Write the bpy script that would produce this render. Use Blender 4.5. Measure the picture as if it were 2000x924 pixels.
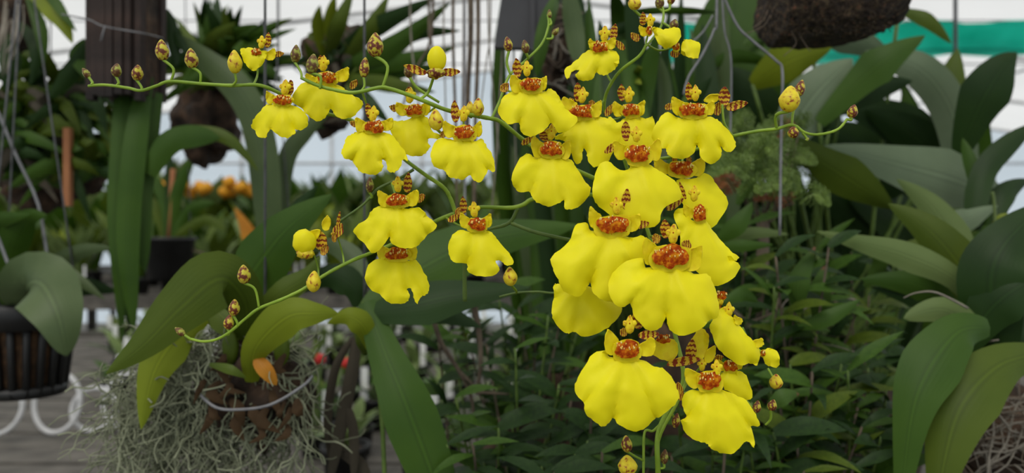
import bpy, bmesh, math, random
from mathutils import Vector, Matrix, noise
from mathutils.geometry import delaunay_2d_cdt
for o in list(bpy.data.objects): bpy.data.objects.remove(o)
scene = bpy.context.scene
COL = scene.collection
# ------------------------------------------------------------------ camera, sky, sun, exposure
F = 1482.0                                   # focal length in pixels of the 2000 x 924 frame
CZ = 1.25                                    # camera height
cam_d = bpy.data.cameras.new('camera'); cam = bpy.data.objects.new('camera', cam_d); COL.objects.link(cam)
cam.location = (0, 0, CZ); cam.rotation_euler = (math.pi/2, 0, 0)
cam_d.sensor_fit = 'HORIZONTAL'; cam_d.sensor_width = 36; cam_d.lens = F/2000*36
cam_d.clip_start = 0.02; cam_d.clip_end = 200
cam_d.dof.use_dof = True; cam_d.dof.focus_distance = 0.345; cam_d.dof.aperture_fstop = 8.5
scene.camera = cam
W = bpy.data.worlds.new('overcast_sky'); scene.world = W; W.use_nodes = True
W.node_tree.nodes['Background'].inputs[0].default_value = (0.93, 0.97, 1.0, 1)
W.node_tree.nodes['Background'].inputs[1].default_value = 0.74
sd = bpy.data.lights.new('hazy_sun', 'SUN'); sd.energy = 2.7; sd.angle = math.radians(32); sd.color = (1, 0.96, 0.9)
sun = bpy.data.objects.new('hazy_sun', sd); COL.objects.link(sun)
sun.rotation_euler = (math.radians(42), 0, math.radians(-18))
scene.view_settings.view_transform = 'Standard'; scene.view_settings.look = 'None'
scene.view_settings.gamma = 1.0; scene.view_settings.exposure = 0.06
scene.view_settings.use_curve_mapping = False
# ------------------------------------------------------------------ helpers
R = random.Random(7)
def P(x, y, d):                              # a point seen at pixel (x, y) at distance d
    return Vector(((x-1000)/F*d, d, CZ+(462-y)/F*d))
WORLD = {}
def link(o, parent=None):
    COL.objects.link(o)
    if parent is not None: o.parent = parent
    return o
def thing(name, label, cat, loc, group=None):
    o = bpy.data.objects.new(name, None); COL.objects.link(o)
    o.location = loc; o.empty_display_size = 0.02
    WORLD[o] = Vector(loc)
    o['label'] = label; o['category'] = cat
    if group: o['group'] = group
    return o
def tag(o, label, cat, group=None):
    o['label'] = label; o['category'] = cat
    if group: o['group'] = group
    return o
def mk(name, verts, faces, mats, parent=None, idx=None, smooth=True, uvs=None, thick=0, kind=None):
    """one mesh object from world-space verts, its origin at its centre"""
    c = Vector((0, 0, 0))
    for v in verts: c += Vector(v)
    c /= max(1, len(verts))
    me = bpy.data.meshes.new(name)
    me.from_pydata([tuple(Vector(v)-c) for v in verts], [], faces)
    if not isinstance(mats, (list, tuple)): mats = [mats]
    for m in mats: me.materials.append(m)
    if idx: me.polygons.foreach_set('material_index', idx)
    if smooth: me.polygons.foreach_set('use_smooth', [True]*len(me.polygons))
    if uvs:
        ul = me.uv_layers.new(name='UVMap')
        for l in me.loops: ul.data[l.index].uv = uvs[l.vertex_index]
    me.update()
    o = bpy.data.objects.new(name, me); link(o, parent)
    base = WORLD.get(parent, Vector((0, 0, 0)))
    o.location = c-base; WORLD[o] = c
    if thick:
        m = o.modifiers.new('thickness', 'SOLIDIFY'); m.thickness = thick; m.offset = 0
        e = o.modifiers.new('edges', 'EDGE_SPLIT'); e.split_angle = math.radians(55)
    if kind: o['kind'] = kind
    return o
def inst(name, me, parent, pos, xa, ya, za, s):
    """object sharing mesh data, axes given in world space, uniform or 3-vector scale"""
    o = bpy.data.objects.new(name, me); link(o, parent)
    base = WORLD.get(parent, Vector((0, 0, 0)))
    m = Matrix((xa, ya, za)).transposed()
    o.rotation_mode = 'QUATERNION'; o.rotation_quaternion = m.to_quaternion()
    o.location = Vector(pos)-base
    o.scale = (s, s, s) if not isinstance(s, (tuple, list)) else s
    WORLD[o] = Vector(pos)
    return o
def cr(pts, n, closed=False):                # Catmull-Rom through points
    pts = [Vector(p) for p in pts]; out = []; L = len(pts)
    segs = L if closed else L-1
    for i in range(segs):
        if closed: a, b, c, d = pts[(i-1) % L], pts[i], pts[(i+1) % L], pts[(i+2) % L]
        else: a, b, c, d = pts[max(0, i-1)], pts[i], pts[i+1], pts[min(L-1, i+2)]
        for k in range(n):
            t = k/n
            out.append(0.5*((2*b)+(c-a)*t+(2*a-5*b+4*c-d)*t*t+(3*b-a-3*c+d)*t**3))
    if not closed: out.append(pts[-1])
    return out
class MB:
    def __init__(s): s.v = []; s.f = []; s.i = []
    def add(s, v, f, i=0):
        n = len(s.v); s.v += [Vector(q) for q in v]
        s.f += [[k+n for k in q] for q in f]; s.i += [i]*len(f)
    def tube(s, pts, r, sides=6, i=0, cap=True):
        pts = [Vector(p) for p in pts]; n = len(pts)
        rr = r if isinstance(r, (list, tuple)) else [r]*n
        if len(rr) == 2 and n != 2: rr = [rr[0]+(rr[1]-rr[0])*k/(n-1) for k in range(n)]
        v = []; f = []; up = None
        for k, p in enumerate(pts):
            t = (pts[min(n-1, k+1)]-pts[max(0, k-1)])
            t = t.normalized() if t.length > 1e-9 else Vector((0, 0, 1))
            if up is None:
                up = t.orthogonal().normalized()
            else:
                up = up-t*up.dot(t)
                up = up.normalized() if up.length > 1e-6 else t.orthogonal().normalized()
            w = t.cross(up)
            for j in range(sides):
                a = 2*math.pi*j/sides
                v.append(p+(up*math.cos(a)+w*math.sin(a))*rr[k])
        for k in range(n-1):
            for j in range(sides):
                f.append([k*sides+j, k*sides+(j+1) % sides, (k+1)*sides+(j+1) % sides, (k+1)*sides+j])
        if cap:
            f.append(list(range(sides))[::-1]); f.append([(n-1)*sides+j for j in range(sides)])
        s.add(v, f, i); return s
    def box(s, c, h, i=0, rz=0, bev=0.0):
        cx, cy, cz = c; hx, hy, hz = h
        ca, sa = math.cos(rz), math.sin(rz)
        v = []
        for z in (-hz, hz):
            for x, y in ((-hx, -hy), (hx, -hy), (hx, hy), (-hx, hy)):
                v.append((cx+x*ca-y*sa, cy+x*sa+y*ca, cz+z))
        s.add(v, [[3, 2, 1, 0], [4, 5, 6, 7], [0, 1, 5, 4], [1, 2, 6, 5], [2, 3, 7, 6], [3, 0, 4, 7]], i); return s
    def blob(s, c, rad, sub=2, amp=0.15, fr=1.5, seed=0, i=0, fn=None):
        bm = bmesh.new(); bmesh.ops.create_icosphere(bm, subdivisions=sub, radius=1)
        v = []
        for q in bm.verts:
            n = noise.fractal(q.co*fr+Vector((seed*3.1, seed, -seed)), 1.0, 2.0, 3)
            p = q.co*(1+amp*n)
            if fn: p = fn(p)
            v.append(Vector((c[0]+p.x*rad[0], c[1]+p.y*rad[1], c[2]+p.z*rad[2])))
        f = [[w.index for w in q.verts] for q in bm.faces]; bm.free()
        s.add(v, f, i); return s
    def lathe(s, c, prof, sides=20, i=0, cap=True):
        v = []; f = []; n = len(prof)
        for r, z in prof:
            for j in range(sides):
                a = 2*math.pi*j/sides; v.append((c[0]+r*math.cos(a), c[1]+r*math.sin(a), c[2]+z))
        for k in range(n-1):
            for j in range(sides):
                f.append([k*sides+j, k*sides+(j+1) % sides, (k+1)*sides+(j+1) % sides, (k+1)*sides+j])
        if cap: f.append(list(range(sides))[::-1]); f.append([(n-1)*sides+j for j in range(sides)])
        s.add(v, f, i); return s
    def build(s, name, mats, parent=None, smooth=True, kind=None):
        return mk(name, s.v, s.f, mats, parent, s.i, smooth, kind=kind)
# ------------------------------------------------------------------ materials
def new_mat(name):
    m = bpy.data.materials.new(name); m.use_nodes = True
    nt = m.node_tree; b = nt.nodes['Principled BSDF']
    return m, nt, b, nt.nodes['Material Output']
def node(nt, t, **kw):
    n = nt.nodes.new(t)
    for k, v in kw.items(): setattr(n, k, v)
    return n
def ramp(nt, stops, interp='LINEAR'):
    r = node(nt, 'ShaderNodeValToRGB'); e = r.color_ramp.elements
    r.color_ramp.interpolation = interp
    while len(e) > 1: e.remove(e[-1])
    e[0].position = stops[0][0]; e[0].color = (*stops[0][1], 1)
    for p, c in stops[1:]:
        q = e.new(p); q.color = (*c, 1)
    return r
def finish(nt, b, out, rough, transl, tcol_socket, bump_sock=None, bump=0.3, dist=0.001, spec=0.5):
    b.inputs['Roughness'].default_value = rough
    b.inputs['Specular IOR Level'].default_value = spec
    if bump_sock:
        bn = node(nt, 'ShaderNodeBump'); bn.inputs['Strength'].default_value = bump; bn.inputs['Distance'].default_value = dist
        nt.links.new(bump_sock, bn.inputs['Height']); nt.links.new(bn.outputs[0], b.inputs['Normal'])
    if transl:
        tr = node(nt, 'ShaderNodeBsdfTranslucent'); nt.links.new(tcol_socket, tr.inputs[0])
        mx = node(nt, 'ShaderNodeMixShader'); mx.inputs[0].default_value = transl
        nt.links.new(b.outputs[0], mx.inputs[1]); nt.links.new(tr.outputs[0], mx.inputs[2])
        nt.links.new(mx.outputs[0], out.inputs[0])
def m_noise(name, stops, scale=8, rough=0.6, bump=0.3, dist=0.002, transl=0, detail=4, coord='Object', spec=0.4, interp='LINEAR'):
    m, nt, b, out = new_mat(name)
    tc = node(nt, 'ShaderNodeTexCoord'); nz = node(nt, 'ShaderNodeTexNoise')
    nz.inputs['Scale'].default_value = scale; nz.inputs['Detail'].default_value = detail
    nt.links.new(tc.outputs[coord], nz.inputs['Vector'])
    r = ramp(nt, stops, interp); nt.links.new(nz.outputs[0], r.inputs[0])
    nt.links.new(r.outputs[0], b.inputs['Base Color'])
    finish(nt, b, out, rough, transl, r.outputs[0], nz.outputs[0] if bump else None, bump, dist, spec)
    return m
def m_leaf(name, c1, c2, rough=0.5, transl=0.22, veins=26, rib=1.25, spec=0.24, tip=None):
    """leaf blade: blotchy green, parallel veins and a paler midrib along the blade (UV: u across, v along)"""
    m, nt, b, out = new_mat(name)
    tc = node(nt, 'ShaderNodeTexCoord'); nz = node(nt, 'ShaderNodeTexNoise')
    nz.inputs['Scale'].default_value = 14; nz.inputs['Detail'].default_value = 3
    nt.links.new(tc.outputs['Object'], nz.inputs['Vector'])
    r = ramp(nt, [(0.3, c1), (0.7, c2)]); nt.links.new(nz.outputs[0], r.inputs[0])
    sep = node(nt, 'ShaderNodeSeparateXYZ'); nt.links.new(tc.outputs['UV'], sep.inputs[0])
    mu = node(nt, 'ShaderNodeMath', operation='MULTIPLY'); mu.inputs[1].default_value = veins*math.pi
    nt.links.new(sep.outputs[0], mu.inputs[0])
    sn = node(nt, 'ShaderNodeMath', operation='SINE'); nt.links.new(mu.outputs[0], sn.inputs[0])
    ab = node(nt, 'ShaderNodeMath', operation='ABSOLUTE')
    sb = node(nt, 'ShaderNodeMath', operation='SUBTRACT'); sb.inputs[1].default_value = 0.5
    nt.links.new(sep.outputs[0], sb.inputs[0]); nt.links.new(sb.outputs[0], ab.inputs[0])
    rr = ramp(nt, [(0.0, (rib,)*3), (0.045, (0.8,)*3), (0.09, (1, 1, 1))]); nt.links.new(ab.outputs[0], rr.inputs[0])
    mc = node(nt, 'ShaderNodeMix', data_type='RGBA', blend_type='MULTIPLY'); mc.inputs[0].default_value = 1
    nt.links.new(r.outputs[0], mc.inputs[6]); nt.links.new(rr.outputs[0], mc.inputs[7])
    col = mc.outputs[2]
    if tip:
        rt = ramp(nt, [(0.86, (0, 0, 0)), (0.93, (1, 1, 1))]); nt.links.new(sep.outputs[1], rt.inputs[0])
        mt = node(nt, 'ShaderNodeMix', data_type='RGBA'); mt.inputs[7].default_value = (*tip, 1)
        nt.links.new(rt.outputs[0], mt.inputs[0]); nt.links.new(col, mt.inputs[6]); col = mt.outputs[2]
    nt.links.new(col, b.inputs['Base Color'])
    finish(nt, b, out, rough, transl, col, sn.outputs[0], 0.05, 0.0004, spec)
    return m
def m_petal(name, c1, c2, transl=0.22):
    return m_noise(name, [(0.35, c1), (0.65, c2)], 60, 0.5, 0.15, 0.0006, transl, 2, spec=0.25)
def m_stripe(name, axis, base, dark, scale=1.35, dist=4.0, lo=0.42, hi=0.55):
    m, nt, b, out = new_mat(name)
    tc = node(nt, 'ShaderNodeTexCoord'); wv = node(nt, 'ShaderNodeTexWave'); wv.bands_direction = axis
    wv.inputs['Scale'].default_value = scale; wv.inputs['Distortion'].default_value = dist
    wv.inputs['Detail'].default_value = 2; wv.inputs['Detail Scale'].default_value = 3
    nt.links.new(tc.outputs['Generated'], wv.inputs['Vector'])
    r = ramp(nt, [(lo, dark), (hi, base)]); nt.links.new(wv.outputs[0], r.inputs[0])
    nt.links.new(r.outputs[0], b.inputs['Base Color'])
    finish(nt, b, out, 0.5, 0.15, r.outputs[0], None, spec=0.25)
    return m
Y1, Y2 = (0.92, 0.84, 0.006), (0.86, 0.76, 0.005)
M = {}
M['lip'] = m_petal('yellow_lip', Y1, Y2)
M['petal'] = m_noise('yellow_petal', [(0.22, (0.62, 0.28, 0.010)), (0.34, (0.84, 0.66, 0.008)), (0.6, (0.90, 0.77, 0.008))], 320, 0.5, 0.2, 0.0005, 0.2, 3, spec=0.25)
M['column'] = m_noise('ochre_speckled_column', [(0.32, (0.45, 0.14, 0.008)), (0.41, (0.80, 0.56, 0.012)), (0.6, (0.88, 0.70, 0.015))], 420, 0.5, 0.2, 0.0005, 0.1, 3, spec=0.25)
M['stripe_z'] = m_stripe('striped_sepal_upright', 'Z', (0.74, 0.47, 0.02), (0.24, 0.035, 0.008))
M['stripe_x'] = m_stripe('striped_sepal_side', 'X', (0.74, 0.50, 0.03), (0.26, 0.035, 0.010))
M['callus'] = m_noise('rust_red_callus', [(0.32, (0.25, 0.020, 0.001)), (0.50, (0.47, 0.075, 0.001)), (0.68, (0.70, 0.28, 0.006))], 500, 0.6, 0.5, 0.0006, 0.05, 3, spec=0.12)
M['cream'] = m_noise('cream_tubercle', [(0.35, (0.78, 0.46, 0.06)), (0.6, (0.90, 0.74, 0.26))], 500, 0.5, 0.2, 0.0004)
M['bud'] = m_noise('mottled_bud', [(0.40, (0.13, 0.026, 0.008)), (0.47, (0.26, 0.08, 0.012)), (0.52, (0.52, 0.42, 0.03)), (0.75, (0.60, 0.58, 0.04))], 480, 0.5, 0.3, 0.0005, 0.05, 2)
M['bud_green'] = m_noise('green_mottled_bud', [(0.38, (0.10, 0.035, 0.008)), (0.5, (0.18, 0.11, 0.02)), (0.56, (0.32, 0.34, 0.04))], 480, 0.5, 0.3, 0.0005, 0.05, 2)
M['bud_yellow'] = m_noise('yellow_opening_bud', [(0.33, (0.30, 0.05, 0.008)), (0.41, (0.70, 0.50, 0.015)), (0.7, (0.82, 0.70, 0.02))], 380, 0.5, 0.3, 0.0005, 0.05, 2)
M['stem'] = m_noise('green_flower_stem', [(0.35, (0.17, 0.28, 0.014)), (0.65, (0.28, 0.42, 0.03))], 90, 0.45, 0.2, 0.0004, 0.05, 3)
M['stem_d'] = m_noise('dark_green_stem', [(0.35, (0.075, 0.13, 0.022)), (0.65, (0.12, 0.19, 0.035))], 90, 0.45, 0.2, 0.0004, 0.05, 3)
M['leaf_mid'] = m_leaf('leaf_mid_green', (0.032, 0.080, 0.006), (0.052, 0.112, 0.009))
M['leaf_dark'] = m_leaf('leaf_dark_green', (0.011, 0.033, 0.005), (0.022, 0.056, 0.008))
M['leaf_olive'] = m_leaf('leaf_olive', (0.060, 0.098, 0.007), (0.090, 0.132, 0.010))
M['leaf_lime'] = m_leaf('leaf_yellow_green', (0.15, 0.20, 0.008), (0.21, 0.26, 0.012), transl=0.2)
M['leaf_grey'] = m_leaf('leaf_grey_green', (0.070, 0.108, 0.040), (0.110, 0.155, 0.062), rough=0.42)
M['leaf_sheen'] = m_leaf('leaf_green_sky_sheen', (0.125, 0.175, 0.095), (0.185, 0.245, 0.145), rough=0.42)  # grey-green blade, lightened so the sky's sheen is in its base colour
M['leaf_pale'] = m_leaf('leaf_pale_green', (0.12, 0.18, 0.05), (0.17, 0.23, 0.075))
M['leaf_tip'] = m_leaf('leaf_with_brown_tip', (0.045, 0.095, 0.012), (0.065, 0.13, 0.018), tip=(0.16, 0.07, 0.035))
M['leaf_orange'] = m_leaf('leaf_withered_orange', (0.42, 0.15, 0.012), (0.55, 0.25, 0.02), transl=0.25)
M['leaf_dry'] = m_leaf('leaf_dried_grey_brown', (0.06, 0.05, 0.035), (0.10, 0.085, 0.06), rough=0.8)
M['husk'] = m_leaf('brown_husk', (0.035, 0.020, 0.009), (0.085, 0.048, 0.020), rough=0.8)
M['bark'] = m_noise('dark_bark', [(0.3, (0.008, 0.005, 0.003)), (0.5, (0.035, 0.020, 0.011)), (0.75, (0.10, 0.055, 0.03))], 45, 0.9, 1.0, 0.006, 0, 8)
M['fibre'] = m_noise('tree_fern_fibre', [(0.35, (0.006, 0.004, 0.003)), (0.52, (0.030, 0.018, 0.010)), (0.62, (0.075, 0.055, 0.028)), (0.74, (0.17, 0.05, 0.03))], 220, 0.95, 1.0, 0.004, 0, 8)
M['slat'] = m_noise('dark_timber_slat', [(0.3, (0.010, 0.006, 0.005)), (0.6, (0.036, 0.021, 0.016)), (0.8, (0.075, 0.035, 0.025))], 30, 0.8, 0.6, 0.003, 0, 8)
M['moss'] = m_noise('grey_moss', [(0.3, (0.13, 0.145, 0.085)), (0.7, (0.30, 0.32, 0.21))], 60, 0.9, 0, 0.001)
M['root'] = m_noise('grey_root', [(0.3, (0.14, 0.12, 0.09)), (0.7, (0.30, 0.27, 0.22))], 50, 0.85, 0.4, 0.001)
M['twig'] = m_noise('brown_twig', [(0.3, (0.07, 0.05, 0.035)), (0.7, (0.17, 0.13, 0.09))], 70, 0.85, 0.5, 0.001)
M['wire'] = m_noise('galvanised_wire', [(0.3, (0.12, 0.12, 0.125)), (0.7, (0.22, 0.22, 0.23))], 90, 0.45, 0, 0.001)
M['black'] = m_noise('black_plastic', [(0.3, (0.006, 0.006, 0.006)), (0.7, (0.014, 0.014, 0.014))], 30, 0.5, 0.1, 0.001)
M['slate'] = m_noise('slate_plaque', [(0.3, (0.030, 0.030, 0.034)), (0.7, (0.048, 0.048, 0.052))], 12, 0.6, 0.2, 0.001)
M['soil'] = m_noise('bark_mix', [(0.3, (0.02, 0.012, 0.007)), (0.7, (0.16, 0.085, 0.04))], 80, 0.95, 1, 0.004)
M['white'] = m_noise('white_plastic', [(0.3, (0.62, 0.62, 0.60)), (0.7, (0.78, 0.78, 0.76))], 20, 0.5, 0, 0.001)
M['hose'] = m_noise('grey_white_hose', [(0.3, (0.45, 0.45, 0.45)), (0.7, (0.62, 0.62, 0.62))], 20, 0.4, 0, 0.001)
M['plank'] = m_noise('weathered_plank', [(0.3, (0.055, 0.050, 0.043)), (0.7, (0.13, 0.118, 0.10))], 14, 0.85, 0.5, 0.002, 0, 8)
M['pipe'] = m_noise('galvanised_pipe', [(0.3, (0.34, 0.34, 0.34)), (0.7, (0.5, 0.5, 0.5))], 14, 0.45, 0, 0.001)
M['concrete'] = m_noise('concrete_floor', [(0.3, (0.14, 0.13, 0.115)), (0.7, (0.24, 0.225, 0.20))], 3, 0.9, 0.3, 0.002, 0, 8)
M['teal'] = m_noise('teal_shade_cloth', [(0.3, (0.06, 0.62, 0.50)), (0.7, (0.14, 0.80, 0.68))], 3, 0.55, 0.6, 0.03, 0.62, 3)
M['stake'] = m_noise('orange_brown_stake', [(0.3, (0.26, 0.10, 0.04)), (0.7, (0.36, 0.15, 0.06))], 20, 0.8, 0.3, 0.002)
M['orange_fl'] = m_noise('orange_bloom', [(0.3, (0.70, 0.28, 0.01)), (0.7, (0.80, 0.42, 0.015))], 20, 0.6, 0, 0.001, 0.2)
M['red_fl'] = m_noise('red_bloom', [(0.3, (0.55, 0.02, 0.02)), (0.7, (0.65, 0.04, 0.03))], 20, 0.6, 0, 0.001, 0.2)
def m_film(name, col, tint):
    m, nt, b, out = new_mat(name)
    tr = node(nt, 'ShaderNodeBsdfTranslucent'); df = node(nt, 'ShaderNodeBsdfDiffuse'); tp = node(nt, 'ShaderNodeBsdfTransparent')
    tc = node(nt, 'ShaderNodeTexCoord'); nz = node(nt, 'ShaderNodeTexNoise'); nz.inputs['Scale'].default_value = 0.9; nz.inputs['Detail'].default_value = 5
    nt.links.new(tc.outputs['Object'], nz.inputs[0])
    r = ramp(nt, [(0.3, tuple(c*0.86 for c in col)), (0.7, col)]); nt.links.new(nz.outputs[0], r.inputs[0])
    nt.links.new(r.outputs[0], tr.inputs[0]); nt.links.new(r.outputs[0], df.inputs[0])
    tp.inputs[0].default_value = (*tint, 1)
    a = node(nt, 'ShaderNodeMixShader'); a.inputs[0].default_value = 0.3
    nt.links.new(tr.outputs[0], a.inputs[1]); nt.links.new(df.outputs[0], a.inputs[2])
    c = node(nt, 'ShaderNodeMixShader'); c.inputs[0].default_value = 0.45
    nt.links.new(a.outputs[0], c.inputs[1]); nt.links.new(tp.outputs[0], c.inputs[2])
    nt.links.new(c.outputs[0], out.inputs[0]); nt.nodes.remove(b)
    return m
M['film'] = m_film('translucent_roof_film', (0.92, 0.91, 0.89), (0.95, 0.94, 0.92))
M['film_wall'] = m_film('translucent_wall_film', (0.80, 0.88, 0.93), (0.80, 0.87, 0.92))
# ------------------------------------------------------------------ the greenhouse
def struct(name, mb, mats, smooth=False):
    o = mb.build(name, mats, None, smooth); o['kind'] = 'structure'; return o
GX, GY0, GY1, GE, GR = 7.5, -5.0, 11.0, 2.75, 3.7
struct('floor', MB().box((0, 3, -0.05), (GX, 8.0, 0.05)), M['concrete'])
rf = MB()
rf.add([(-GX, GY0, GE), (0, GY0, GR), (0, GY1, GR), (-GX, GY1, GE)], [[0, 1, 2, 3]])
rf.add([(0, GY0, GR), (GX, GY0, GE), (GX, GY1, GE), (0, GY1, GR)], [[0, 1, 2, 3]])
struct('ceiling', rf, M['film'])
for nm, q in (('wall_back', [(-GX, GY1, 0), (GX, GY1, 0), (GX, GY1, GE), (0, GY1, GR), (-GX, GY1, GE)]),
              ('wall_front', [(-GX, GY0, 0), (GX, GY0, 0), (GX, GY0, GE), (0, GY0, GR), (-GX, GY0, GE)]),
              ('wall_left', [(-GX, GY0, 0), (-GX, GY1, 0), (-GX, GY1, GE), (-GX, GY0, GE)]),
              ('wall_right', [(GX, GY0, 0), (GX, GY1, 0), (GX, GY1, GE), (GX, GY0, GE)])):
    w = MB(); w.add(q, [list(range(len(q)))]); struct(nm, w, M['film_wall'])
n = 0
for k in range(7):                                       # rafters and posts, one frame each
    y = 0.9+k*1.66
    t = MB()
    t.tube([(-GX+.05, y, 0), (-GX+.05, y, GE-.04), (0, y, GR-.04), (GX-.05, y, GE-.04), (GX-.05, y, 0)], 0.022, 8)
    n += 1; struct('trim_%d' % n, t, M['pipe'], True)
for x in (-5.2, -2.6, 0.0, 2.6, 5.2):                    # purlins
    z = GR-.10-(GR-GE)*abs(x)/GX
    n += 1; struct('trim_%d' % n, MB().tube([(x, GY0+.05, z), (x, GY1-.05, z)], 0.014, 6), M['pipe'], True)
for x in [-6.5+i*1.3 for i in range(11)]:                # uprights of the back wall
    n += 1; struct('trim_%d' % n, MB().tube([(x, GY1-.06, 0), (x, GY1-.06, GE)], 0.025, 6), M['pipe'], True)
for z in (1.05, 2.3):
    n += 1; struct('trim_%d' % n, MB().tube([(-GX+.1, GY1-.1, z), (GX-.1, GY1-.1, z)], 0.02, 6), M['pipe'], True)
def roof_z(x): return GR-.02-(GR-GE)*abs(x)/GX
# benches
def bench(label, x0, x1, y0, y1, z, n, mat, group=None):
    b = thing('plant_bench', label, 'bench', ((x0+x1)/2, (y0+y1)/2, 0), group)
    w = (y1-y0)/n
    for i in range(n):
        y = y0+(i+.5)*w
        MB().box(((x0+x1)/2, y, z-.012+R.uniform(-.002, .002)), ((x1-x0)/2, w/2*.90, .012)).build('plank', mat, b, False)
    for yy in (y0-.02, y1+.02):
        MB().box(((x0+x1)/2, yy, z-.02), ((x1-x0)/2, .018, .045)).build('rail', M['plank'], b, False)
    k = max(2, int((x1-x0)/1.5)+1)
    for i in range(k):
        x = x0+.08+(x1-x0-.16)*i/(k-1)
        for yy in (y0+.06, y1-.06):
            MB().box((x, yy, (z-.03)/2), (.025, .025, (z-.03)/2)).build('leg', M['plank'], b, False)
    return b
BZ1, BZ2 = 0.76, 0.86
bench('low weathered plank bench crowded with small black pots', -3.6, 3.0, 1.38, 3.70, BZ1, 18, M['plank'])
bench('long far bench with a pale rail under the distant greenery', -6.6, 5.6, 4.75, 6.4, BZ2, 9, M['plank'])
bench('rearmost bench carrying orange blooms before the back wall', -6.6, 5.6, 7.4, 9.6, BZ2, 10, M['plank'])
NZ = 0.75
bench('near bench under the yellow flowering orchid and the leafy clump', -0.25, 1.25, 0.30, 1.24, NZ, 9, M['plank'])
# ------------------------------------------------------------------ the yellow orchid
ORB = P(1288, 1180, 0.40); ORB.z = NZ+0.10
pot = thing('flower_pot', 'black plastic pot from which the yellow orchid stem rises', 'pot', (ORB.x, ORB.y, NZ+.003))
MB().lathe((ORB.x, ORB.y, NZ+.003), [(.045, 0), (.062, .10), (.066, .10), (.066, .115), (.060, .115), (.058, .095), (.0, .095)], 24, cap=False).build('pot_body', M['black'], pot)
MB().blob((ORB.x, ORB.y, NZ+.088), (.056, .056, .018), 3, .2, 3, 2).build('potting_bark', M['soil'], pot)
orchid = thing('flowering_orchid', 'branching orchid with frilled yellow flowers and red-brown centres on green stems', 'orchid', ORB)
S = 0.35/F                                              # metres per pixel at the flowers
STEMS = []
def stem(pts, r0, r1, mat='stem', name='branch'):
    q = cr([P(*p) for p in pts], 6)
    rr = [(r0+(r1-r0)*i/(len(q)-1))*S*(1+.18*noise.noise(Vector((i*.7, r0, len(STEMS))))) for i in range(len(q))]
    m = MB(); m.tube(q, rr, 8); STEMS.append(q)
    return m.build(name, M[mat], orchid)
ctr = cr([ORB-Vector((0, 0, .02)), P(1288, 1050, .37), P(1285, 924, .352), P(1285, 850, .352), P(1305, 800, .358), P(1335, 740, .366), P(1315, 640, .376), P(1280, 500, .386),
          P(1245, 390, .390), P(1205, 270, .390), P(1180, 205, .386), P(1204, 147, .378), P(1248, 110, .372), P(1262, 88, .370)], 6)
STEMS.append(ctr)
MB().tube(ctr, [5.6*S, 3.2*S], 8).build('main_stem', M['stem'], orchid)
stem([(173, 168, .362), (205, 166, .360), (250, 172, .358), (275, 177, .357), (305, 168, .357), (332, 159, .357), (385, 163, .357), (450, 167, .357), (503, 166, .358), (540, 179, .362), (570, 196, .368), (620, 218, .374), (684, 234, .378), (740, 270, .382), (795, 315, .384), (830, 341, .384), (866, 366, .385), (880, 388, .386), (890, 416, .386)], 3.0, 4.6)
stem([(588, 152, .350), (618, 166, .349), (650, 175, .349), (690, 181, .350), (740, 171, .350), (757, 172, .350), (800, 186, .352), (830, 198, .353), (880, 217, .362), (950, 230, .366), (978, 238, .368), (1020, 272, .374), (1050, 292, .380), (1120, 330, .386), (1210, 370, .390)], 3.2, 5.0)
stem([(372, 662, .362), (395, 667, .360), (420, 664, .359), (447, 650, .358), (480, 622, .358), (507, 602, .358), (550, 585, .358), (590, 566, .360), (622, 545, .362), (650, 528, .364), (690, 508, .368), (725, 494, .374), (770, 475, .384), (847, 434, .386), (894, 415, .386), (935, 405, .386), (996, 406, .386), (1022, 400, .386), (1045, 388, .387), (1120, 380, .389), (1230, 385, .390)], 2.6, 5.2)
stem([(1012, 405, .386), (1000, 430, .388), (985, 440, .389), (962, 446, .390), (925, 455, .386)], 4.6, 3.2, 'stem_d')
stem([(998, 436, .388), (1040, 452, .386), (1080, 462, .385), (1115, 469, .385), (1180, 480, .386), (1270, 490, .386)], 4.0, 4.0, 'stem_d')
stem([(664, 432, .382), (704, 404, .382), (723, 386, .382), (740, 368, .383), (777, 350, .384), (808, 331, .384)], 2.6, 3.2, 'stem_d')
stem([(905, 455, .390), (907, 520, .394), (908, 588, .398)], 4.5, 5.0, 'stem_d')
stem([(1070, 30, .392), (1071, 52, .391), (1058, 86, .388), (1028, 117, .382), (995, 148, .374), (975, 200, .371), (960, 232, .367)], 2.6, 3.2)
stem([(1655, 232, .366), (1640, 250, .366), (1620, 259, .366), (1592, 263, .366), (1570, 258, .366), (1548, 244, .366), (1515, 252, .366), (1480, 256, .367), (1432, 266, .370), (1380, 285, .380), (1290, 310, .388), (1215, 300, .390)], 2.6, 3.8)
stem([(1289, 6, .386), (1296, 22, .385), (1292, 50, .382), (1275, 75, .374), (1262, 90, .370)], 2.4, 2.8)
stem([(1257, 960, .354), (1257, 905, .354), (1259, 845, .356), (1275, 842, .356), (1288, 830, .356)], 2.8, 2.6)
stem([(1284, 866, .352), (1296, 835, .350), (1318, 795, .350), (1330, 770, .352), (1345, 735, .360)], 3.4, 3.6)
stem([(975, 580, .384), (1010, 572, .384), (1050, 570, .384), (1090, 572, .384), (1180, 560, .385), (1270, 530, .386)], 2.4, 3.0, 'stem_d')
ALLP = [p for q in STEMS for p in q]
def pedicel(pos, parent, r=2.2, to=None, name='stalk', mat='stem'):
    if to is None:
        t = min(ALLP, key=lambda q: (q-pos).length)
    else: t = P(*to)
    mid = (pos+t)/2+Vector((0, .004, -.10*(pos-t).length))
    return MB().tube(cr([pos, mid, t], 5), [r*S*.9, r*S*1.1], 6).build(name, M[mat], parent)
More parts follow.
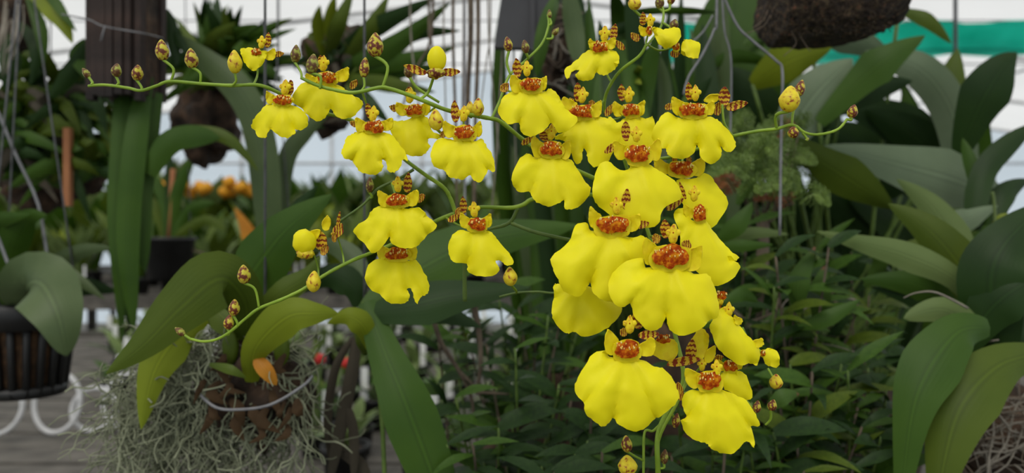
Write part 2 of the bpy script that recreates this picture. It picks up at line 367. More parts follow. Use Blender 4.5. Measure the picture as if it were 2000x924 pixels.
def inpoly(x, y, q):
    c = False; j = len(q)-1
    for i in range(len(q)):
        if (q[i][1] > y) != (q[j][1] > y) and x < (q[j][0]-q[i][0])*(y-q[i][1])/(q[j][1]-q[i][1])+q[i][0]: c = not c
        j = i
    return c
def edist(x, y, q):
    p = Vector((x, y)); best = 1e9
    for i in range(len(q)):
        a, b = q[i-1], q[i]; ab = b-a; L = ab.length_squared
        t = 0 if L == 0 else max(0, min(1, (p-a).dot(ab)/L))
        best = min(best, (a+ab*t-p).length_squared)
    return math.sqrt(best)
def plate(name, outline, d0, mat, parent, g=8, dome=13, R0=26, sy=-.22, sx=0.0, ruf=3.6, hub=None, thick=.0005, seg=4, cup=0, jit=1.15, folds=2.5):
    """a petal blade: the outline at its own distance, domed, fluted and frilled in depth"""
    rr = random.Random(hash((round(outline[0][0]), round(outline[0][1]), len(outline))))
    q = cr([Vector((a, b)) for a, b in outline], seg, True)
    q = [v+Vector((rr.uniform(-jit, jit), rr.uniform(-jit, jit))) for v in q]
    xs = [v.x for v in q]; ys = [v.y for v in q]
    cx, cy = (min(xs)+max(xs))/2, (min(ys)+max(ys))/2
    if hub is None: hub = (cx, min(ys))
    pts = list(q); N = len(q)
    y = min(ys)+g/2; row = 0
    while y < max(ys):
        x = min(xs)+g/2*(1+row % 2)
        while x < max(xs):
            if inpoly(x, y, q) and edist(x, y, q) > g*.42: pts.append(Vector((x, y)))
            x += g
        y += g*.87; row += 1
    vo, eo, fo = delaunay_2d_cdt(pts, [], [list(range(N))], 1, 1e-4)[:3]
    ph = rr.uniform(0, 6); ph2 = rr.uniform(0, 6)
    grooves = []                                       # a crease runs in from every deep notch of the edge
    if folds > 2:
        ol = [Vector(p) for p in outline]; L = len(ol)
        area = sum(ol[i-1].x*ol[i].y-ol[i].x*ol[i-1].y for i in range(L))
        for i in range(L):
            a, b, c = ol[i-1], ol[i], ol[(i+1) % L]
            cz = (b.x-a.x)*(c.y-b.y)-(b.y-a.y)*(c.x-b.x)
            if cz*area < 0 and (b-Vector(hub)).length > 35 and abs(cz) > 40:
                grooves.append((b, b+(Vector(hub)-b)*.62))
    s = d0/F; V = []
    for v in vo:
        e = edist(v.x, v.y, q); a = math.atan2(v.x-hub[0], v.y-hub[1]); rad = math.hypot(v.x-hub[0], v.y-hub[1])
        z = (cup-dome*.85)*(1-math.exp(-e/(R0*1.9)))+(cup-dome*.15)*(1-math.exp(-e/8))
        z += ruf*math.sin(a*9+ph+rad*.05)*math.exp(-e/7)+ruf*.5*math.sin(a*21+ph2)*math.exp(-e/4)
        z += folds*(1.7*math.sin(a*5.2+ph2)+.8*math.sin(a*11+ph))*min(1, rad/70)
        for ga, gb in grooves:
            ab = gb-ga; t = max(0, min(1, (v-ga).dot(ab)/ab.length_squared)); dg = (ga+ab*t-v).length
            z += 5.5*(1-t*.8)*math.exp(-(dg/5.5)**2)-2.2*(1-t)*math.exp(-((dg-11)/6)**2)
        z += sy*(v.y-cy)+sx*(v.x-cx)+1.5*noise.noise(Vector((v.x*.05, v.y*.05, ph)))
        V.append(P(v.x, v.y, d0+z*s))
    return mk(name, V, [list(f) for f in fo], mat, parent, thick=thick)
def oval(cx, cy, w, h, rot=0, n=9, sq=.75, rr=None):
    out = []
    for i in range(n):
        a = 2*math.pi*i/n; c, s = math.cos(a), math.sin(a)
        x = w*math.copysign(abs(c)**sq, c); y = h*math.copysign(abs(s)**sq, s)
        if rr: k = rr.uniform(.9, 1.1); x *= k; y *= k
        out.append((cx+x*math.cos(rot)-y*math.sin(rot), cy+x*math.sin(rot)+y*math.cos(rot)))
    return out
def wing(cx, cy, w, h, sg, rr):
    a = rr.uniform(-.12, .12)
    q = [(-1.1, -.25), (-.3, -.62), (.5, -1.0), (.9, -.95), (1.0, -.3), (.92, .35), (.55, .95), (-.2, 1.05), (-1.0, .8), (-1.2, .3)]
    q = [(sg*x*w*rr.uniform(.9, 1.1), y*h*rr.uniform(.92, 1.08)) for x, y in q]
    return [(cx+x*math.cos(a)-y*math.sin(a), cy+x*math.sin(a)+y*math.cos(a)) for x, y in q]
def callus(c, w, h, d, parent, seed):
    rr = random.Random(seed); m = MB(); s = d/F
    q = []
    for i in range(16):
        a = 2*math.pi*i/16; k = rr.uniform(.72, 1.12)*(1.12 if math.sin(a) > 0 else .95)
        q.append((c[0]+w*1.12*k*math.copysign(abs(math.cos(a))**.8, math.cos(a)), c[1]+h*1.08*k*math.copysign(abs(math.sin(a))**.8, math.sin(a))))
    plate('callus', q, d, M['callus'], parent, g=5, dome=4.5, R0=6, ruf=1.5, sy=.05, seg=3, jit=.9, folds=.8)
    for k in range(int(w*2.2)):                        # warts, cream ones along the top
        top = k % 3 == 0
        a = rr.uniform(-1, 1)*1.05; b = rr.uniform(-1.0, .1) if top else rr.uniform(-.6, 1.15)
        r = rr.uniform(.9, 1.5)*(1.1 if top else .9)
        m.blob(P(c[0]+a*w, c[1]+b*h*(1-.25*abs(a)), d-4.6*s*(1-.8*min(1, a*a+b*b*.6))), (r*s, r*1.6*s, r*(1.9 if top else 1.2)*s), 1, .1, 2, k, 1 if top else 0)
    return m.build('tubercles', [M['callus'], M['cream']], parent)
def column(c, d, parent_root, k=1.0, lean=0.0):
    s = d/F; m = MB()
    def body(p): return Vector((p.x*(1-.25*p.z)+lean*p.z, p.y, p.z))
    m.blob(P(c[0], c[1], d), (7.5*k*s, 6*k*s, 16*k*s), 3, .12, 2, c[0], 0, body)
    for sx in (-1, 1): m.blob(P(c[0]+sx*7*k, c[1]-2*k, d-2*s), (5*k*s, 3*s, 5.5*k*s), 2, .2, 2, c[1]+sx)
    m.blob(P(c[0], c[1]-2*k, d-6*k*s), (1.6*s, 1.2*s, 1.8*s), 1, 0, 1, 1, 1)
    o = m.build('flower', [M['column'], M['callus']], parent_root)
    return o
def sepal(name, c, w, h, rot, d, parent, mat, rr, cup=3):
    q = [(0, -1.08), (.55, -.72), (.95, -.1), (.85, .5), (.4, 1), (-.4, 1), (-.85, .5), (-.95, -.1), (-.55, -.72)]
    q = [(x*w*rr.uniform(.9, 1.1), y*h*rr.uniform(.94, 1.06)) for x, y in q]
    q = [(c[0]+x*math.cos(rot)-y*math.sin(rot), c[1]+x*math.sin(rot)+y*math.cos(rot)) for x, y in q]
    return plate(name, q, d, mat, parent, g=5, dome=0, cup=cup, ruf=1.2, sy=.2, seg=3, jit=.35, folds=.3)
def flower(lip, d, ca=None, cs=None, pl=None, pr=None, col=None, dor=None, lat=(), k=1.0, sx=0, dome=16, sy=-.18, stalk=True, to=None):
    rr = random.Random(int(lip[0][0]*7+lip[0][1]) if lip else 3); s = d/F
    anchor = ca or (sum(p[0] for p in lip)/len(lip), min(p[1] for p in lip))
    if col: f = column(col, d+.0015, orchid, k, rr.uniform(-.1, .2))
    else: f = column((anchor[0], anchor[1]+2), d+.006, orchid, k*.8)
    if lip: plate('lip', lip, d, M['lip'], f, hub=anchor, sx=sx, dome=dome, sy=sy)
    if ca:
        plate('claw', oval(ca[0], ca[1]+cs[1]*.25, cs[0]*1.18, cs[1]*1.15, 0, 12, .75, rr), d+.0002, M['petal'], f, g=7, dome=2, ruf=1.2, sy=.1, seg=3, jit=.8, folds=.4)
        callus(ca, cs[0]*.88, cs[1]*.86, d-.0014, f, int(ca[0]))
    for q, sg in ((pl, -1), (pr, 1)):
        if q: plate('petal', wing(q[0], q[1], q[2]*1.12, q[3], sg, rr), d+.0006, M['petal'], f, g=6, dome=0, cup=3, ruf=1.6, sy=.12, sx=-sg*.25, seg=3, jit=.6, folds=.6)
    if dor: sepal('dorsal_sepal', dor[:2], dor[2], dor[3], dor[4] if len(dor) > 4 else 0, d+.004, f, M['stripe_z'], rr)
    for q in lat: sepal('lateral_sepal', q[:2], q[2], q[3], q[4], d+.003, f, M['stripe_x'], rr)
    if stalk: pedicel(P(anchor[0], anchor[1], d+.007), f, 2.2, to)
    return f
H = math.pi/2
flower([(521,205),(509,216),(497,231),(491,245),(499,257),(505,267),(519,269),(524,258),(530,252),(537,260),(548,266),(562,270),(572,264),(578,258),(575,251),(586,255),(597,249),(602,239),(599,225),(589,214),(573,207),(554,205),(538,204)], .352, (553,194), (17,10), (528,191,8,12), None, (557,171), (566,172,8,15,.15))
flower([(591,163),(579,175),(570,190),(575,202),(589,212),(597,221),(608,230),(622,237),(634,231),(641,221),(644,214),(650,216),(654,225),(667,232),(686,229),(700,218),(709,204),(704,194),(690,187),(678,178),(664,168),(636,162),(612,160)], .361, (640,150), (18,11), (606,153,10,9), (668,146,12,14), (632,124), (626,122,7,13), [(691,165,7,10,.6)], dome=12)
flower([(470,97),(472,108),(478,122),(487,132),(495,139),(507,132),(518,116),(521,100),(505,99),(485,94)], .355, (500,101), (9,7), None, (528,106,9,11), (511,82), (523,79,7,14,.1), [(545,106,6,9,1.4)], k=.8)
flower([(699,256),(688,263),(677,268),(673,283),(667,296),(673,309),(688,314),(695,326),(708,338),(727,341),(742,337),(748,324),(745,314),(752,312),(756,319),(758,333),(770,337),(781,328),(787,311),(796,314),(792,300),(781,283),(768,267),(751,260),(731,256),(714,257)], .350, (731,246), (18,12), (705,244,11,13), (756,242,10,13), (729,222), (720,217,7,14,-.2), [(692,242,6,9,-1.2)])
flower([(762,235),(781,237),(798,233),(807,226),(824,226),(838,233),(844,256),(861,265),(855,272),(842,270),(835,275),(840,287),(831,300),(816,305),(798,303),(781,291),(768,267),(760,246)], .364, (809,213), (17,11), (785,212,11,13), (829,212,10,13), (801,186), (799,182,9,12), [(770,211,7,9,-1.3)])
flower([(868,271),(853,274),(844,291),(841,306),(848,324),(868,334),(876,345),(890,349),(905,350),(919,341),(926,353),(939,355),(948,343),(953,331),(965,336),(966,319),(959,300),(948,283),(939,271),(928,276),(907,270),(889,274)], .350, (907,257), (21,14), (877,252,11,15), (933,252,8,14), (906,222), (889,218,9,20,-.05), [(866,262,6,8,.5)])
# half-open flower turned away: hooded lip over spotted arms
f7 = column((851, 143), .352, orchid, .8)
m7 = MB(); s7 = .351/F
def hood(p): return Vector((p.x*(1-.18*max(0, p.z)**2), p.y, p.z))
m7.blob(P(853, 115, .351), (19*s7, 14*s7, 26*s7), 3, .06, 1.4, 3, 0, hood); m7.build('lip', M['lip'], f7)
MB().blob(P(851, 143, .350), (18*s7, 12*s7, 10*s7), 3, .25, 2, 4).build('callus', [M['bud']], f7)
rr7 = random.Random(5)
sepal('lateral_sepal', (811, 136), 8, 22, -H+.35, .351, f7, M['stripe_x'], rr7); sepal('lateral_sepal', (880, 141), 8, 17, H-.05, .351, f7, M['stripe_x'], rr7)
pedicel(P(847, 150, .352), f7, 3, (822, 193, .353))
flower([(1028,178),(1013,181),(997,181),(983,191),(973,215),(979,232),(995,243),(1014,240),(1016,254),(1026,264),(1042,266),(1061,256),(1075,241),(1084,249),(1094,260),(1116,250),(1127,232),(1112,219),(1096,199),(1088,183),(1073,173),(1065,179),(1047,177)], .348, (1038,164), (20,14), (1009,164,11,16), (1060,162,8,14), (1029,134), (1010,133,9,18,-.1), [(986,171,8,10,.7)])
flower([(1148,99),(1129,115),(1111,130),(1103,140),(1108,155),(1115,144),(1123,137),(1132,138),(1125,146),(1131,156),(1147,157),(1159,151),(1165,140),(1169,144),(1182,147),(1197,138),(1207,126),(1209,111),(1199,99),(1176,100)], .368, (1172,90), (15,11), (1157,86,7,10), (1193,84,9,11), (1181,66), (1199,63,8,15,.15), [(1210,88,7,12,-.8)], to=(1196, 163, .380))
flower([(1275,53),(1296,58),(1312,54),(1327,58),(1327,76),(1310,92),(1294,92),(1281,76)], .366, (1268,58), (5,9), (1257,60,8,10), None, (1270,40), (1256,37,7,12), [(1240,72,8,10,-.9)], k=.85, dome=26, to=(1262, 90, .370))
flower([(1333,82),(1341,77),(1357,80),(1367,88),(1363,113),(1345,112),(1331,103)], .368, (1321,90), (6,8), (1310,84,6,8), None, None, None, [(1318,104,10,8,0)], k=.6, dome=20, to=(1262, 86, .370))
flower([(1131,230),(1121,240),(1108,255),(1087,265),(1085,271),(1099,275),(1112,285),(1124,319),(1135,314),(1138,294),(1141,290),(1146,296),(1148,312),(1159,326),(1169,323),(1187,316),(1195,300),(1206,280),(1214,255),(1219,236),(1205,240),(1192,228),(1186,232),(1172,229),(1150,231)], .358, (1136,217), (21,14), (1111,204,12,14), (1164,213,10,16), (1138,186), (1129,180,9,18,-.05), [(1116,199,8,7,1.2),(1156,203,8,6,1.5)])
flower([(1228,228),(1213,237),(1208,250),(1204,285),(1215,305),(1250,312),(1285,302),(1290,285),(1287,265),(1280,245),(1274,227),(1263,232),(1248,229)], .372, (1232,214), (17,12), (1207,213,9,14), (1251,211,8,14), (1228,185), (1214,181,8,15,-.05), [(1190,215,7,13,.6)])
flower([(1304,220),(1289,231),(1278,249),(1273,267),(1286,287),(1300,291),(1304,301),(1319,309),(1339,308),(1354,299),(1360,284),(1366,289),(1368,306),(1386,320),(1404,311),(1409,299),(1408,286),(1420,297),(1433,293),(1436,278),(1423,256),(1410,241),(1397,232),(1378,226),(1354,227),(1326,231)], .352, (1355,213), (24,14), (1325,207,11,17), (1385,211,10,13), (1358,182), (1346,179,8,17,-.05), [(1308,208,7,9,1.2)])
# small flower seen from behind
f32 = column((1412, 206), .366, orchid, .5); rr = random.Random(32)
sepal('dorsal_sepal', (1415, 188), 12, 18, 0, .362, f32, M['stripe_z'], rr); sepal('lateral_sepal', (1438, 206), 9, 21, H-.25, .363, f32, M['stripe_x'], rr)
sepal('petal', (1390, 193), 9, 15, -H-.3, .366, f32, M['petal'], rr); sepal('petal', (1402, 212), 10, 12, .2, .368, f32, M['stripe_x'], rr)
MB().tube(cr([P(1411, 204, .361), P(1412, 225, .361), P(1416, 245, .363), P(1432, 267, .370)], 5), 2.6*S, 6).build('stalk', M['stem'], f32)
flower([(1058,308),(1044,308),(1029,301),(1013,314),(1000,345),(1004,364),(1017,375),(1036,375),(1038,383),(1048,395),(1072,403),(1089,398),(1101,391),(1104,408),(1122,407),(1142,392),(1154,370),(1144,357),(1126,331),(1117,314),(1095,307),(1074,305)], .352, (1078,290), (21,15), (1050,287,11,19), (1104,292,10,19), (1077,258), (1062,264,9,13,-.6), [(1030,275,6,12,1.0)])
flower([(1235,318),(1228,331),(1211,333),(1188,316),(1169,325),(1161,349),(1157,377),(1166,399),(1185,415),(1211,437),(1240,446),(1273,444),(1288,434),(1296,408),(1326,389),(1328,370),(1316,353),(1292,337),(1273,325),(1254,318)], .342, (1247,299), (23,18), (1213,293,13,18), (1278,293,12,20), (1243,262), (1222,256,9,18,0), [(1194,288,7,15,.9)], dome=20)
flower([(1321,353),(1359,348),(1374,338),(1390,346),(1402,365),(1417,384),(1420,403),(1407,427),(1390,445),(1368,441),(1342,413),(1328,384)], .360, (1332,328), (24,15), (1294,325,16,14), (1363,325,12,17), None, None, [(1318,312,8,5,1.5),(1346,312,8,5,1.5)])
flower([(1316,418),(1338,406),(1350,430),(1378,432),(1388,446),(1408,471),(1427,490),(1442,502),(1438,509),(1424,509),(1438,512),(1445,523),(1430,545),(1394,559),(1372,540),(1349,519),(1332,488),(1327,454)], .345, (1367,415), (13,17), (1345,414,8,14), None, (1356,378), (1333,372,4,17,-.35), [(1318,399,8,18,1.0)], sx=.15)
flower([(1170,453),(1153,451),(1144,435),(1125,442),(1111,473),(1078,501),(1080,524),(1091,546),(1102,569),(1130,579),(1143,565),(1153,552),(1161,574),(1181,586),(1201,588),(1218,563),(1229,527),(1257,507),(1268,484),(1257,462),(1229,464),(1201,455)], .334, (1197,438), (30,20), (1161,425,10,20), (1235,434,14,17), (1204,402), (1223,389,9,19,.1), [(1254,439,8,13,1.3)], k=1.1, dome=22)
flower([(1291,521),(1261,523),(1255,505),(1225,510),(1196,535),(1188,564),(1196,588),(1215,600),(1232,592),(1239,616),(1260,642),(1282,645),(1296,628),(1301,614),(1306,638),(1322,654),(1341,654),(1372,640),(1384,626),(1402,616),(1401,583),(1389,547),(1379,535),(1356,535),(1325,522)], .324, (1310,499), (34,24), (1272,492,15,26), (1353,504,17,25), (1315,457), (1300,447,11,17,-.1), [(1282,466,10,8,1.2),(1341,478,10,9,.5)], k=1.25, dome=24)
flower([(1082,557),(1082,583),(1077,611),(1085,631),(1102,649),(1112,651),(1120,648),(1141,657),(1173,648),(1201,628),(1215,603),(1200,591),(1172,569),(1130,557),(1096,556)], .349, dome=18)
flower([(1205,700),(1188,695),(1183,685),(1159,692),(1137,724),(1124,751),(1128,773),(1141,787),(1145,808),(1164,824),(1178,833),(1189,825),(1199,816),(1210,830),(1237,842),(1261,835),(1279,816),(1286,815),(1307,800),(1325,778),(1318,751),(1299,722),(1278,716),(1256,705),(1232,699)], .320, (1226,681), (25,19), (1194,668,11,24), (1264,678,14,18), (1230,634), (1248,622,13,20,.1), [(1267,654,9,19,1.5),(1218,649,8,8,0)], k=1.15, dome=24)
flower([(1378,763),(1346,763),(1333,776),(1334,797),(1341,814),(1330,822),(1339,844),(1359,860),(1380,866),(1389,876),(1412,885),(1434,884),(1453,865),(1464,863),(1472,874),(1473,858),(1466,833),(1483,832),(1475,810),(1457,783),(1425,767),(1400,758)], .327, (1386,741), (22,18), (1354,738,13,19), None, (1400,718), None, [(1327,765,8,17,-.15)], dome=22)
flower([(1407,735),(1416,726),(1439,725),(1457,733),(1470,772),(1459,781),(1439,772),(1416,760)], .345, (1426,714), (13,11), (1409,713,7,10), (1443,712,7,9), None, None, [(1404,700,7,8,1.2)])
flower([(1407,602),(1387,634),(1391,652),(1400,677),(1421,698),(1448,713),(1466,709),(1478,713),(1484,686),(1466,661),(1443,636),(1421,611)], .340, None, None, (1441,625,7,9), (1479,670,11,9), (1423,606), None, dome=30, sx=.3)
flower([(1490,690),(1498,681),(1512,683),(1523,697),(1519,716),(1504,716),(1493,707)], .352, (1490,689), (4,6), None, None, None, None, k=.5, dome=22, to=(1450, 640, .365))
# flower turned to its back, between the cluster and the lowest blooms
f25 = column((1371, 712), .342, orchid, .8); rr = random.Random(25)
plate('petal', oval(1366, 672, 17, 30, .25, 10, .8, rr), .3435, M['petal'], f25, g=7, dome=6, ruf=1.5)
plate('petal', oval(1300, 682, 26, 22, .5, 10, .8, rr), .344, M['petal'], f25, g=7, dome=6, ruf=1.5)
sepal('dorsal_sepal', (1350, 684), 11, 20, .1, .341, f25, M['stripe_z'], rr); sepal('lateral_sepal', (1336, 706), 9, 32, H-.15, .3405, f25, M['stripe_x'], rr)
sepal('lateral_sepal', (1388, 692), 10, 18, .5, .341, f25, M['petal'], rr)
callus((1296, 661), 11, 8, .342, f25, 25); pedicel(P(1371, 714, .344), f25)
f31 = column((1408, 585), .346, orchid, .7); callus((1410, 576), 9, 8, .345, f31, 31); sepal('lateral_sepal', (1403, 596), 7, 15, .2, .347, f31, M['stripe_x'], random.Random(31)); pedicel(P(1405, 590, .350), f31)
# lower left spray
flower([(739,403),(723,415),(715,429),(691,447),(699,463),(715,479),(726,494),(740,488),(755,470),(761,463),(767,476),(786,485),(809,483),(825,470),(835,458),(854,442),(838,426),(824,409),(809,406),(794,408),(771,402)], .355, (777,390), (20,12), (749,388,10,15), (805,387,11,15), (777,360), (796,357,9,18,.1), [(821,387,8,10,.9)])
flower([(739,505),(720,518),(713,543),(723,564),(742,575),(759,591),(783,593),(797,587),(799,573),(794,565),(803,565),(808,581),(815,593),(824,578),(830,577),(838,567),(835,546),(824,526),(809,504),(797,511),(771,504)], .366, (777,495), (22,12), (749,492,11,15), (803,494,10,14), None, None)
flower([(900,450),(880,464),(876,491),(885,511),(913,516),(914,529),(932,539),(961,539),(975,527),(967,510),(981,511),(990,520),(1003,513),(993,494),(973,470),(961,455),(946,451),(920,453)], .357, (933,437), (18,13), (908,431,9,14), (952,431,8,13), (926,409), (905,400,7,16,-.1), [(886,426,7,12,1.1),(895,414,6,9,.3)], to=(870, 424, .386))
f29 = column((626, 470), .362, orchid, .7); rr = random.Random(29)
MB().blob(P(594, 473, .357), (23*S, 18*S, 26*S), 3, .14, 1.8, 9).build('lip', M['lip'], f29)
MB().blob(P(597, 494, .357), (17*S, 12*S, 12*S), 3, .3, 2.5, 11).build('callus', M['bud_yellow'], f29)
sepal('lateral_sepal', (624, 468), 14, 20, -.3, .359, f29, M['stripe_z'], rr); sepal('petal', (612, 460), 10, 16, .9, .358, f29, M['petal'], rr); sepal('lateral_sepal', (634, 488), 8, 11, .4, .359, f29, M['stripe_x'], rr)
pedicel(P(612, 492, .362), f29, 2, (622, 545, .362))
f29b = column((652, 458), .368, orchid, .5)
sepal('petal', (638, 436), 9, 14, .1, .365, f29b, M['petal'], rr); sepal('dorsal_sepal', (661, 432), 4, 17, .15, .365, f29b, M['stripe_z'], rr); sepal('lateral_sepal', (660, 450), 11, 14, .5, .364, f29b, M['stripe_x'], rr); sepal('lateral_sepal', (653, 464), 5, 9, 0, .364, f29b, M['stripe_x'], rr)
pedicel(P(659, 462, .366), f29b, 2, (672, 518, .367))
# buds: x, y, half width, half height, lean, distance, colour, stalk foot
def bud(x, y, w, h, lean, d, mat, foot, r=2.3, bend=None):
    s = d/F; m = MB()
    ux = Vector((math.sin(lean), 0, math.cos(lean))); rx = Vector((math.cos(lean), 0, -math.sin(lean)))
    c = P(x, y, d); bm = bmesh.new(); bmesh.ops.create_icosphere(bm, subdivisions=3, radius=1); V = []
    for q in bm.verts:
        a = math.atan2(q.co.y, q.co.x); z = q.co.z
        k = (1+.07*math.cos(3*a+x)+.05*noise.noise(q.co*2.5+Vector((x, y, 0))))*(1-.32*max(0, z))
        V.append(c+rx*(q.co.x*k*w*s)+Vector((0, 1, 0))*(q.co.y*k*w*s)+ux*((z*1.0+.12*max(0, z)**4)*h*s))
    m.add(V, [[v.index for v in f.verts] for f in bm.faces]); bm.free()
    b = m.build('bud', M[mat], orchid)
    base = c-ux*h*s*.9; ft = P(*foot)
    mid = P(*bend) if bend else (base+ft)/2+Vector((.0012, 0, -.0008))
    m2 = MB(); m2.tube(cr([base, mid, ft], 5), [r*1.25*s, r*s], 6); m2.build('stalk', M['stem'], b)
for q in ((168,143,7,11,-.6,.362,'bud_green',(178,165,.361)), (228,138,10,13,.1,.359,'bud_green',(227,167,.359)), (268,143,11,15,.1,.357,'bud',(276,177,.357)),
          (317,99,13,20,-.1,.356,'bud',(334,158,.357),2.6,(339,135,.356)), (374,115,13,19,-.1,.356,'bud',(391,163,.357),2.5,(391,143,.356)), (458,122,14,22,-.02,.354,'bud_yellow',(454,167,.356)),
          (577,106,10,17,.1,.353,'bud_green',(589,152,.350)), (610,126,12,19,.15,.347,'bud_green',(625,174,.348),2.6,(626,150,.347)), (733,89,16,23,.02,.351,'bud',(747,171,.350),3,(757,130,.350)),
          (712,133,10,19,.1,.352,'bud',(703,180,.351)), (797,140,9,13,-.3,.362,'bud_green',(858,200,.364),2.6,(815,172,.362)), (852,235,15,20,-.1,.352,'bud_yellow',(866,268,.364)),
          (934,210,12,17,.05,.360,'bud_yellow',(930,228,.365)), (992,87,9,14,-.15,.374,'bud',(997,146,.374),2.4,(990,122,.374)), (1026,92,8,13,-.15,.378,'bud_green',(1026,118,.382)),
          (1073,28,5,9,0,.392,'bud_green',(1071,50,.391)), (1085,62,6,9,.7,.390,'bud_green',(1067,76,.389)), (1240,7,13,13,.2,.376,'bud_yellow',(1262,45,.380)), (1288,4,9,14,0,.386,'bud_green',(1294,24,.385)), (1312,-4,8,14,.3,.386,'bud',(1297,22,.385)), (1317,48,9,10,.2,.372,'bud_green',(1294,44,.382)),
          (1542,195,20,25,.1,.358,'bud_yellow',(1517,252,.366),3,(1516,225,.362)), (1563,173,10,16,.25,.366,'bud',(1547,243,.366),2.4,(1549,220,.366)), (1665,218,10,13,.3,.366,'bud',(1654,233,.366)), (1550,259,11,11,0,.360,'bud',(1553,246,.366)), (1577,272,3,4,.8,.366,'bud_green',(1567,259,.366)),
          (476,537,13,18,-.05,.356,'bud',(506,602,.358),2.4,(498,565,.357)), (457,602,11,16,.1,.357,'bud',(462,640,.358)), (447,630,10,14,.15,.3585,'bud',(440,655,.3585)), (352,648,7,12,-.9,.362,'bud_green',(374,663,.362)), (613,551,14,20,.05,.355,'bud_yellow',(605,560,.361)),
          (722,362,8,15,.05,.380,'bud_green',(723,387,.382)), (997,541,14,18,-.1,.360,'bud_yellow',(1008,573,.384)), (1224,868,11,16,-.1,.350,'bud',(1257,900,.354),2.3,(1238,890,.352)), (1225,910,19,19,0,.345,'bud_yellow',(1257,925,.354)), (1298,893,8,14,.1,.352,'bud_green',(1286,915,.352)),
          (1515,746,13,14,.1,.362,'bud_yellow',(1500,720,.372)), (1320,822,8,14,.2,.356,'bud',(1311,805,.357)), (917,213,9,14,.1,.366,'bud_yellow',(915,226,.365)), (1478,795,8,12,.2,.360,'bud',(1445,770,.364)), (1508,792,9,11,.3,.366,'bud',(1495,830,.37))): bud(*q)
# ------------------------------------------------------------------ leaves and plants
def prof(kind, t):
    if kind == 'lance': return max(.02, (.30+.70*min(1, t/.45))*(1 if t < .42 else max(0, 1-((t-.42)/.58)**1.45)))
    if kind == 'strap': return max(.03, (.62+.38*min(1, t/.3))*(1 if t < .62 else max(0, 1-((t-.62)/.38)**1.7)))
    if kind == 'ovate': return max(.02, math.sin(math.pi*min(1, .06+t*.94)**.85)**.75)
def leaf(pts, w, mat, parent, kind='lance', fold=.22, roll=0, wave=.05, n=5, name='leaf', thick=.0007, hook=0):
    """one blade through the given points (pixel x, pixel y, distance), w = its width in pixels"""
    q = cr([P(*p) for p in pts], n); L = len(q); V = []; Fc = []; uv = []
    ph = R.uniform(0, 6)
    U = (-1, -.5, 0, .5, 1)
    for i, c in enumerate(q):
        t = i/(L-1)
        T = (q[min(L-1, i+1)]-q[max(0, i-1)]).normalized()
        view = (c-Vector((0, 0, CZ))).normalized()
        Sd = T.cross(view)
        Sd = Sd.normalized() if Sd.length > 1e-4 else Vector((1, 0, 0))
        Nn = Sd.cross(T).normalized()
        a = roll
        S2 = Sd*math.cos(a)+Nn*math.sin(a); N2 = Nn*math.cos(a)-Sd*math.sin(a)
        hw = w/2*c.y/F*prof(kind, t)
        for u in U:
            z = -fold*hw*(1-abs(u))+wave*hw*math.sin(t*9+ph+u)*abs(u)+hook*hw*u*u
            V.append(c+S2*(hw*u)+N2*z); uv.append(((u+1)/2, t))
    for i in range(L-1):
        for j in range(4):
            a = i*5+j; Fc.append([a, a+1, a+6, a+5])
    return mk(name, V, Fc, M[mat] if isinstance(mat, str) else mat, parent, uvs=uv, thick=thick)
def unit_leaf(name, arch, width, mat, kind='lance', n=7):
    V = []; Fc = []; uv = []
    for i in range(n+1):
        t = i/n; a = arch*t
        y = math.sin(a)/arch if arch else t; z = -(1-math.cos(a))/arch if arch else 0
        hw = width/2*prof(kind, t)
        for u in (-1, 0, 1):
            V.append((u*hw, y, z+(.25*hw if u else 0))); uv.append(((u+1)/2, t))
    for i in range(n):
        for j in range(2):
            a = i*3+j; Fc.append([a, a+1, a+4, a+3])
    me = bpy.data.meshes.new(name); me.from_pydata(V, [], Fc); me.materials.append(M[mat])
    me.polygons.foreach_set('use_smooth', [True]*len(me.polygons))
    ul = me.uv_layers.new(name='UVMap')
    for l in me.loops: ul.data[l.index].uv = uv[l.vertex_index]
    return me
UL = {}
for mt in ('leaf_dark', 'leaf_mid', 'leaf_olive', 'leaf_lime', 'leaf_grey', 'leaf_pale', 'leaf_dry'):
    UL[mt] = [unit_leaf('leaf', a, w, mt, k) for a, w, k in ((.5, .22, 'lance'), (1.0, .26, 'lance'), (1.4, .20, 'lance'), (.8, .34, 'ovate'), (.9, .12, 'strap'))]
def put_leaf(parent, pos, dr, up, s, mt, v=None, name='leaf', ws=1.0):
    dr = dr.normalized(); x = dr.cross(up)
    x = x.normalized() if x.length > 1e-4 else Vector((1, 0, 0))
    z = x.cross(dr)
    return inst(name, UL[mt][R.randrange(5) if v is None else v], parent, pos, x, dr, z, (s*ws, s, s))
def rosette(parent, pos, n, ln, mts, vs=(0, 1, 2), tilt=(.35, 1.0), ws=1.0):
    a0 = R.uniform(0, 6)
    for i in range(n):
        a = a0+i*2.4+R.uniform(-.3, .3); e = R.uniform(*tilt)
        d = Vector((math.cos(a)*math.cos(e), math.sin(a)*math.cos(e), math.sin(e)))
        put_leaf(parent, pos+Vector((math.cos(a), math.sin(a), 0))*ln*.03, d, Vector((0, 0, 1)), ln*R.uniform(.7, 1.1), R.choice(mts), R.choice(vs), ws=ws)
def hang(parent, x, y, z, r=.0011, name='hanging_wire', dx=0):
    return MB().tube([(x, y, z), (x+dx, y, roof_z(x+dx))], r, 5).build(name, M['wire'], parent)
V3 = Vector
